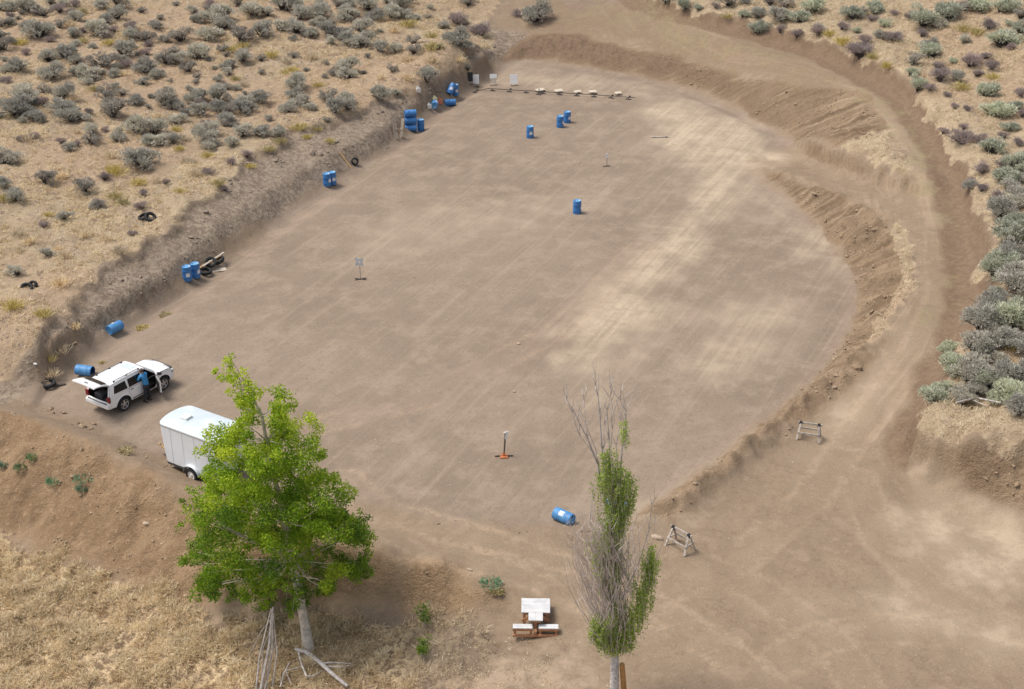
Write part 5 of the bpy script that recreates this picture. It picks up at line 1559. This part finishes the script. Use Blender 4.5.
straw('dry_grass', pr_, rg.uniform(.12, .38, len(pr_)), 9, 'dry straw grass over the right hillside and berm tops', 33, (.025, .05))
# sparse dry grass creeping onto the left bank and the berm
# low dead twigs and litter between the bushes
pt = scatter(26000, (-62, 0), (58, 150), m_grass, 61, .6, lambda x, y: np.clip(-.05 + 1.3 * fbm(x, y, .35, 3) + .25 * sstep(70, 100, y), 0, .6))
lt = straw('dead_litter', pt, rg.uniform(.10, .28, len(pt)), 9, 'low dead twigs and litter between the bushes on the left hillside', 62, (.025, .045), 1.1)
lt.data.materials[0] = M['dead_bush']
pt = scatter(26000, (8, 62), (52, 150), m_grass, 63, .6, lambda x, y: np.clip(-.05 + 1.2 * fbm(x, y, .4, 3), 0, .5))
lt = straw('dead_litter', pt, rg.uniform(.10, .26, len(pt)), 9, 'low dead twigs and litter between the bushes on the right hillside', 64, (.02, .04), 1.1)
lt.data.materials[0] = M['dead_bush']
ps = scatter(9000, (-45, 0), (52, 125), m_bank, 24, .5, lambda x, y: np.clip(.05 + .9 * fbm(x, y, .5, 3), 0, .6))
straw('dry_grass', ps, rg.uniform(.08, .2, len(ps)), 7, 'sparse dry stubble on the grey left bank', 34, (.025, .045))
pl = scatter(14000, (-3, 12), (34, 48), m_lit, 25, .4, lambda x, y: np.clip(.15 + 1.2 * fbm(x, y, .7, 3), .02, .7))
straw('dry_grass', pl, rg.uniform(.06, .18, len(pl)), 8, 'trampled dry litter around the shooting bench', 35, spread=1.2)

# ------------------------------------------------------------------ clods and small stones (uncountable)
def clods(name, pts, sizes, mat, label, seed):
    rng = np.random.default_rng(seed)
    bm = bmesh.new(); bmesh.ops.create_icosphere(bm, subdivisions=1, radius=1); bv = np.array([v.co for v in bm.verts]); bf = np.array([[v.index for v in f.verts] for f in bm.faces]); bm.free()
    n_ = len(pts); k = len(bv)
    jit = 1 + rng.normal(size=(n_, k, 1)) * .18
    sc_ = sizes[:, None, None] * (1 + rng.normal(size=(n_, 1, 3)) * .25)
    a = rng.uniform(0, 6.28, n_); ca_, sa_ = np.cos(a), np.sin(a)
    V_ = bv[None] * jit * sc_
    X = V_[..., 0] * ca_[:, None] - V_[..., 1] * sa_[:, None]; Y = V_[..., 0] * sa_[:, None] + V_[..., 1] * ca_[:, None]
    V_ = np.stack([X, Y, V_[..., 2] * .7], -1) + pts[:, None, :] + np.array([0, 0, .2]) * sizes[:, None, None]
    F_ = (bf[None] + (np.arange(n_) * k)[:, None, None]).reshape(-1, 3)
    o = np_mesh(name, V_.reshape(-1, 3), F_, [mat]); return setp(o, label, 'clods', None, 'stuff')
pb = scatter(20000, (-24, 12), (42, 62), m_brown, 41, .5, lambda x, y: np.clip(.15 + 1.2 * fbm(x, y, .6, 3), .02, .7))
clods('clods', pb, np.exp(rg.normal(size=len(pb)) * .55) * .035, M['clod'], 'loose dirt clods on the front berm', 51)
edge = np.clip(np.maximum(sstep(.8, .1, np.abs(sdA + .35)), sstep(-.2, .3, sdLow)) * (GY < 80), 0, 1)
pe = scatter(60000, (-24, 26), (44, 80), edge, 42, .4, lambda x, y: np.clip(.1 + 1.0 * fbm(x, y, .5, 3), .02, .6))
pq = scatter(90000, (10, 34), (50, 125), np.clip(m_blade + cutm, 0, 1), 44, .4, lambda x, y: np.clip(.06 + .9 * fbm(x, y, .5, 3), .03, .6))
clods('clods', pq, np.exp(rg.normal(size=len(pq)) * .6) * .034, M['clod'], 'dirt clods on the right hand cut banks', 54)
pq = scatter(60000, (-45, 0), (55, 125), m_bank, 45, .5, lambda x, y: np.clip(.03 + .7 * fbm(x, y, .6, 3), .01, .35))
clods('clods', pq, np.exp(rg.normal(size=len(pq)) * .6) * .05, M['clod_grey'], 'greyish clods along the left bank', 55)
clods('clods', pe, np.exp(rg.normal(size=len(pe)) * .55) * .04, M['clod'], 'dirt clods pushed up along the range edge', 52)
pk = scatter(40000, (-40, 30), (38, 125), np.clip(np.maximum(m_bank, m_brown) + (sdA > -8) * (m_grass < .3) * .12, 0, 1), 43, .1, lambda x, y: .02 + .10 * (np.maximum(mask_at(m_bank, x, y), mask_at(m_brown, x, y)) > .4))
clods('pebbles', pk, np.exp(rg.normal(size=len(pk)) * .45) * .026, M['rock'], 'scattered pebbles on bare dirt', 53)
for i, (u, v, s, lb) in enumerate(((657, 538, .17, 'tan rock beside the nearer sawhorse'), (146, 524, .12, 'pale rock on the front dirt berm face'), (470, 570, .08, 'small pale rock on the mound left of the weed'), (35, 364, .08, 'white rock on dirt behind the tyre left of car'))):
    bm = bmesh.new(); bmesh.ops.create_icosphere(bm, subdivisions=2, radius=s)
    for q in bm.verts: q.co = Vector((q.co.x * 1.6, q.co.y * .8, q.co.z * .6)) * (1 + random.gauss(0, .09))
    me = bpy.data.meshes.new('rock'); bm.to_mesh(me); bm.free(); me.materials.append(M['rock'] if i < 3 else M['paper'])
    o = bpy.data.objects.new('rock', me); COL.objects.link(o); p = ground(u, v); o.location = (p[0], p[1], p[2] + s * .2); o.rotation_euler = (0, 0, -.5)
    setp(o, lb, 'rock')

# ------------------------------------------------------------------ leafy tree
def leaf_cloud(cl, per, size, rng, droop=0.0):
    """cl: list of (centre, radius, tint)"""
    Vs, Fs, Ts = [], [], []; off = 0
    for c, r_, tn in cl:
        n_ = max(20, int(per * (r_ / .5) ** 2))
        d = unit(rng.normal(size=(n_, 3))); rad = r_ * rng.uniform(.25, 1.08, (n_, 1)) ** .7
        pos = np.asarray(c) + d * rad * np.array([1, 1, .9])
        dr = unit(rng.normal(size=(n_, 3)) + np.array([0, 0, -droop]) + d * .5)
        V_, F_ = blades(pos, dr, rng.uniform(.75, 1.3, n_) * size, rng.uniform(.75, 1.25, n_) * size * .8, rng)
        t = np.clip(tn + rng.normal(size=n_) * .15, 0, 1)
        Vs.append(V_); Fs.append(F_ + off); Ts.append(np.repeat(t, 4)); off += len(V_)
    return np.vstack(Vs), np.vstack(Fs), np.concatenate(Ts)

CLUMPS = [(227,357,7),(225,374,9),(247,376,8),(245,389,11),(232,385,9),(262,393,8),(283,393,10),(291,402,10),(274,402,9),(242,402,8),(216,372,4),(228,366,6),
 (245,421,12),(236,438,14),(211,434,9),(206,449,11),(227,453,15),(247,452,12),(279,419,13),(302,419,13),(313,430,11),(284,438,15),(306,449,15),(325,457,9),(276,464,17),(298,472,17),(321,480,13),(334,476,7),(211,472,11),(230,476,15),(257,480,17),
 (196,491,11),(215,498,17),(193,506,11),(347,491,10),(336,506,17),(313,506,19),(283,506,19),(245,510,19),(227,521,17),(200,525,16),(181,527,6),(362,514,10),(355,536,17),(366,551,9),(359,564,13),(332,536,19),(310,536,19),(283,540,19),(257,544,19),(230,548,19),(204,551,16),(188,559,10),
 (336,566,15),(321,581,11),(298,566,17),(268,570,17),(242,574,17),(211,578,16),(200,582,10),(268,585,13),(294,585,13),(268,598,10),(292,603,9),(213,586,12),(198,589,9),(248,592,11),(190,562,8),(233,595,8),(365,572,7),(293,614,4),(324,592,6),(372,540,5),(183,500,4),(345,520,9),(250,437,8),(268,447,8),(240,397,9),(254,407,8),(236,380,7),(250,395,7),(272,455,12),(255,458,12),(290,495,16),(265,500,16),(240,490,15),(300,520,16),(270,530,16)]
def build_tree():
    base = ground(308, 652)
    y0 = base[1] + 1.2
    root = empty('leafy_tree', tuple(base), 0, 'tall bright green leafy tree with pale trunk on the dry grass', 'tree')
    B = base
    rng = np.random.default_rng(77)
    cl = []
    def Rpx(v): return np.interp(v, [350, 380, 420, 460, 500, 540, 580, 620], [10, 30, 50, 68, 82, 92, 85, 40])
    def cpx(v): return np.interp(v, [350, 400, 450, 500, 540, 600], [228, 258, 268, 272, 277, 280])
    for u, v, r_ in CLUMPS:
        q = np.clip((u - cpx(v)) / Rpx(v), -.98, .98)
        ppm = FOC / np.linalg.norm(PY(u, v, y0) - [0, 0, CAMH])
        Rm = Rpx(v) / ppm
        hf = math.sqrt(1 - q * q) * Rm * .8
        front = rng.uniform(.55, 1.0)
        ds = [-hf * front]
        if hf > 1.1: ds += [hf * rng.uniform(.2, .9), -hf * rng.uniform(-.2, .3)]
        for j, dy in enumerate(ds):
            p = PY(u + (rng.normal() * 5 if j else 0), v + (rng.normal() * 5 if j else 0), y0 + dy)
            rm = r_ / ppm * (.95 if j == 0 else 1.05)
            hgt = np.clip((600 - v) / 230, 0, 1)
            tn = .20 + .62 * hgt + rng.normal() * .13 + (.25 if (u, v) in ((336, 566), (321, 581), (324, 592)) and j == 0 else 0)  # light from above put into the tint: yellower, brighter towards the crown top
            # break each clump into a few sprays
            for s in range(3):
                o_ = unit(rng.normal(size=3)) * rm * .68
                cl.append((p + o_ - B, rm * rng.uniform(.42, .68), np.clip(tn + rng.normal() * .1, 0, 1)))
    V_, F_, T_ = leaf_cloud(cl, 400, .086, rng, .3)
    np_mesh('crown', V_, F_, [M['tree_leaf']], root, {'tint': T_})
    # trunk and limbs
    def tp(u, v, dy=0): return Vector(PY(u, v, y0 + dy) - B)
    tr = MB()
    spine = [(Vector((0, 0, -.2)), .30), (Vector((0, .15, .25)), .235), (tp(305, 625, -.6), .205), (tp(300, 596, -.3), .19), (tp(292, 560), .17), (tp(284, 520), .13), (tp(275, 480), .095), (tp(266, 440), .075), (tp(262, 415), .055), (tp(250, 393), .04), (tp(234, 372), .025), (tp(228, 352), .015)]
    tr.tube([p for p, r_ in spine], [r_ for p, r_ in spine], 10)
    sp = [p for p, r_ in spine]
    tr.tube([tp(275, 480), tp(281, 445, .3), tp(290, 412, .4)], [.07, .05, .02], 7)
    trunk = tr.build('trunk', M['bark'], root, smooth=True)
    lb = MB()
    for c, r_, tn in cl[::7]:
        c = Vector(c)
        # join the spine lower down
        tgt = min(sp[4:-2], key=lambda q: (q - (c - Vector((0, 0, (Vector((c.x, c.y, 0)) - Vector((q.x, q.y, 0))).length * .75)))).length)
        mid = tgt.lerp(c, .55) + Vector((rng.normal() * .12, rng.normal() * .12, -.12))
        lb.tube([tgt, mid, c], [.035, .02, .006], 5, cap=False)
    for (u0, v0, u1, v1) in ((262, 574, 222, 584), (268, 566, 236, 570), (300, 575, 318, 579), (270, 545, 240, 540)):
        lb.tube([tp(u0, v0, -1.0), tp((u0 + u1) / 2, (v0 + v1) / 2 + 1, -1.7), tp(u1, v1, -2.4)], [.04, .03, .012], 5)
    lb.build('limbs', M['bark'], root, smooth=True)
build_tree()

# dead branches at the foot of the leafy tree
def sticks(name, lines, mat, label, cat, seg=6):
    b = MB(); o0 = None
    for pts in lines:
        w_ = []
        for (u, v, h, r_) in pts:
            p = ground(u, v) if h == 0 else None
            w_.append((u, v, h, r_))
        P3 = []
        for (u, v, h, r_) in w_:
            g = ground(u, v) if h >= 0 else None
            q = P(u, v, g[2] + h) if h else g
            q = np.array(q); P3.append((q, r_))
        if o0 is None: o0 = P3[0][0].copy()
        b.tube([q - o0 + np.array([0, 0, r_ * .6 + .26]) for q, r_ in P3], [r_ * 1.25 for q, r_ in P3], seg)
    o = b.build(name, mat, None, smooth=True); o.location = o0
    return setp(o, label, cat)
def lean_sticks():
    top = ground(300, 640)
    b = MB()
    o0 = ground(262, 690)
    apex = PY(272, 606, o0[1] + .9)
    rng = np.random.default_rng(8)
    for (u, v, r_, tx) in ((256, 692, .04, 271), (260, 694, .07, 272), (264, 695, .05, 273), (272, 690, .03, 273), (262, 680, .03, 275)):
        p = ground(u, v); t = PY(tx, 604 + rng.uniform(0, 14), o0[1] + .9 + rng.normal() * .1)
        m_ = (p + t) / 2 + rng.normal(size=3) * .13
        b.tube([p - o0, m_ - o0, t - o0], [r_, r_ * .8, r_ * .4], 6)
    p = ground(246, 662); b.tube([p - o0, (p * .4 + apex * .6) - o0 + np.array([0, 0, -.1]), apex - o0 + np.array([0, 0, -.5])], [.012, .02, .02], 5)
    p = ground(277, 665); b.tube([p - o0, PY(273, 632, o0[1] + .8) - o0], [.012, .025], 5)
    o = b.build('leaning_dead_branches', M['dead_wood'], None, smooth=True); o.location = o0
    setp(o, 'bundle of grey dead branches leaning up beside the leafy tree', 'dead branches')
lean_sticks()
sticks('fallen_branch', [[(296, 655, .05, .05), (306, 658, .08, .075), (322, 670, .08, .07), (334, 681, .06, .06), (348, 692, .05, .05)], [(299, 658, .05, .04), (302, 670, .05, .03), (307, 682, .04, .03), (313, 682, .03, .02), (323, 676, .05, .02)],
                         [(320, 669, .1, .035), (335, 668, .12, .025), (352, 669, .06, .012)], [(327, 672, .1, .03), (340, 672, .1, .02), (354, 671, .05, .01)], [(303, 672, .05, .02), (286, 676, .05, .012)]], M['dead_wood'], 'grey forked fallen branch lying at the leafy tree foot', 'branch')
sticks('fallen_branch', [[(290, 668, .03, .02), (284, 680, .04, .025), (281, 692, .03, .02)], [(286, 676, .05, .015), (292, 690, .03, .01)]], M['dead_wood'], 'small thin fallen branch left of the forked fallen one', 'branch')
sticks('fallen_branch', [[(955, 408, .05, .03), (975, 403, .08, .04), (1000, 408, .08, .03)], [(972, 405, .1, .02), (985, 411, .05, .015)]], M['dead_wood'], 'grey dead branch lying under the sagebrush above the cut bank', 'branch')

# ------------------------------------------------------------------ half-dead poplar
def build_poplar():
    base = ground(613, 706)
    y0 = base[1] + .05
    root = empty('poplar_tree', tuple(base), 0, 'narrow half dead poplar with bare grey twigs and whitish trunk', 'tree')
    B = base
    def tp(u, v, dy=0.0): return Vector(PY(u, v, y0 + dy) - B)
    rng = np.random.default_rng(99)
    tr = MB(); tr.tube([Vector((0, 0, -.25)), tp(614, 690), tp(614.5, 668), tp(615, 645), tp(615, 600), tp(614, 540), tp(613, 490)], [.19, .165, .155, .14, .11, .085, .06], 9)
    tr.build('trunk', M['bark_white'], root, smooth=True)
    # bare upper stems
    st = MB()
    for ln, r0 in ((((614, 560), (606, 510), (598, 465), (588, 440), (577, 418), (567, 400)), .055), (((612, 540), (606, 500), (602, 450), (600, 420), (598, 396), (596, 386)), .05),
                   (((614, 530), (611, 480), (609, 440), (607, 410), (610, 398)), .035), (((616, 540), (620, 480), (622, 450), (626, 425), (626, 412), (620, 400), (610, 388)), .035),
                   (((612, 520), (609, 470), (612, 430), (613, 412)), .025), (((606, 500), (596, 450), (586, 425), (584, 400)), .02), (((610, 500), (604, 450), (604, 425)), .02),
                   (((618, 520), (618, 470), (616, 445), (621, 420)), .02), (((600, 470), (592, 452), (580, 436), (572, 412)), .014), (((612, 600), (598, 560), (590, 520), (593, 500)), .03), (((622, 600), (640, 560), (649, 530), (652, 505)), .025)):
        dy = rng.normal() * .25
        st.tube([tp(u, v, dy * i / len(ln)) for i, (u, v) in enumerate(ln)], [max(.008, r0 * (1 - .8 * i / (len(ln) - 1))) for i in range(len(ln))], 5)
        for (u, v) in ln[2:]:
            for q in range(3):
                u2, v2 = u + rng.normal() * 5, v - rng.uniform(8, 26)
                st.tube([tp(u, v, dy * .7), tp((u + u2) / 2 + rng.normal(), (v + v2) / 2, dy * .7 + rng.normal() * .1), tp(u2, v2, dy * .7 + rng.normal() * .2)], [.012, .009, .004], 4, cap=False)
    st.build('bare_stems', M['dead_wood'], root, smooth=True)
    # dense fan of dead twigs
    tw = MB()
    for k in range(260):
        v0 = rng.uniform(560, 655); u0 = 614 + rng.normal() * 3 + (0 if v0 > 630 else rng.normal() * 9)
        a = rng.choice([-1, 1], p=[.74, .26])
        ln = min(rng.uniform(25, 100), v0 - 522 - rng.uniform(0, 15)); sp = (abs(rng.normal()) * (27 if a < 0 else 13) + 2) * ln / 70
        dy0 = rng.normal() * .25; dy1 = dy0 + rng.normal() * .7
        pts = []; wob = rng.normal() * 5
        for q in np.linspace(0, 1, 5):
            pts.append(((u0 + a * min(sp, 42) * (q ** .75)) + wob * math.sin(q * 5) * .5 + rng.normal() * 1.3, v0 - ln * q, dy0 + (dy1 - dy0) * q))
        tw.tube([tp(*p_) for p_ in pts], [.016, .012, .009, .006, .003], 4, cap=False)
        for q in range(4):
            b0 = pts[rng.integers(1, 5)]; c_ = rng.choice([-1, 1])
            e = (b0[0] + c_ * rng.uniform(1, 11), b0[1] - rng.uniform(5, 22), b0[2] + rng.normal() * .25)
            m_ = ((b0[0] + e[0]) / 2 + c_ * rng.uniform(0, 3), (b0[1] + e[1]) / 2, (b0[2] + e[2]) / 2)
            tw.tube([tp(*b0), tp(*m_), tp(*e)], [.006, .005, .002], 3, cap=False)
    # thin long twigs on the right with hooked tips
    for (u0, v0, u1, v1, u2, v2) in ((640, 600, 652, 545, 656, 515), (642, 590, 648, 550, 646, 528), (646, 580, 660, 550, 664, 540), (664, 540, 668, 546, 668, 560), (590, 590, 578, 560, 572, 545), (636, 590, 640, 555, 638, 520)):
        tw.tube([tp(u0, v0, -.2), tp(u1, v1, -.2), tp(u2, v2, -.1)], [.012, .009, .005], 4, cap=False)
    tw.build('bare_twigs', M['twig'], root, smooth=True, fixn=False)
    # live shoots: thin upright twigs, each dressed with small leaves
    LP, LD, LT = [], [], []
    sh = MB()
    def col(pts, n_, per, sp_=1.0):
        vlo, vhi = pts[-1][1], pts[0][1]
        for k in range(n_):
            t = rng.random() * (len(pts) - 1); i = int(t); f = t - i
            u, v, r_ = [pts[i][q] * (1 - f) + pts[i + 1][q] * f for q in range(3)]
            ppm = FOC / np.linalg.norm(PY(u, v, y0) - [0, 0, CAMH])
            ln = rng.uniform(14, 30); off = rng.normal() * r_ * .48; dep = -.2 + rng.normal() * r_ * .45 / ppm
            a = np.array(tp(u + off, v, dep)); b_ = np.array(tp(u + off * 1.15 + rng.normal() * 2.2, v - ln, dep * 1.1 + rng.normal() * .08))
            m_ = (a + b_) / 2 + rng.normal(size=3) * .03
            sh.tube([a, m_, b_], [.010, .008, .003], 4, cap=False)
            n2 = int(per * rng.uniform(.5, 1.4)); tt = rng.random((n2, 1)) ** .8
            p_ = a + (b_ - a) * tt + rng.normal(size=(n2, 3)) * np.array([.06, .06, .05]) * (1.15 - tt * .6)
            LP.append(p_); LD.append(unit(rng.normal(size=(n2, 3)) * .8 + np.array([0, 0, .55])))
            LT.append(np.clip(.42 + rng.normal() * .16 + rng.normal(size=n2) * .14, 0, 1))
    col([(606, 476, 4), (607, 492, 9), (610, 515, 12), (611, 540, 10), (611, 565, 9), (610, 590, 8)], 105, 40)
    col([(621, 486, 6), (626, 497, 9), (625, 512, 9), (621, 532, 8), (617, 560, 6)], 72, 46)
    col([(651, 568, 4), (649, 585, 8), (645, 602, 10), (639, 622, 11), (631, 642, 10)], 110, 48)
    col([(590, 640, 6), (600, 650, 10), (609, 658, 9), (620, 655, 9), (630, 646, 8)], 80, 46)
    col([(617, 618, 7), (613, 638, 10), (607, 650, 11)], 46, 40)
    col([(600, 545, 10), (598, 580, 12), (606, 610, 12)], 30, 20)
    col([(616, 490, 8), (618, 520, 9), (615, 560, 8), (616, 600, 8)], 60, 34)
    col([(625, 443, 3), (625, 452, 3)], 9, 26)
    col([(612, 470, 8), (614, 500, 10)], 22, 14)
    sh.build('live_shoots', M['twig'], root, smooth=True, fixn=False)
    LP = np.vstack(LP); LD = np.vstack(LD); LT = np.concatenate(LT)
    V_, F_ = blades(LP, LD, rng.uniform(.05, .095, len(LP)), rng.uniform(.04, .075, len(LP)), rng)
    T_ = np.repeat(LT, 4)
    np_mesh('foliage', V_, F_, [M['poplar_leaf']], root, {'tint': T_})
build_poplar()
p = ground(623.5, 704)
b = MB(); b.tube([(0, 0, -.2), (0, 0, .6), tuple(Vector(PY(622, 664, p[1]) - p))], [.10, .10, .095], 12)
o = b.build('post', M['post'], None, smooth=True); o.location = p
setp(o, 'round stained wooden post close beside the poplar trunk', 'post')
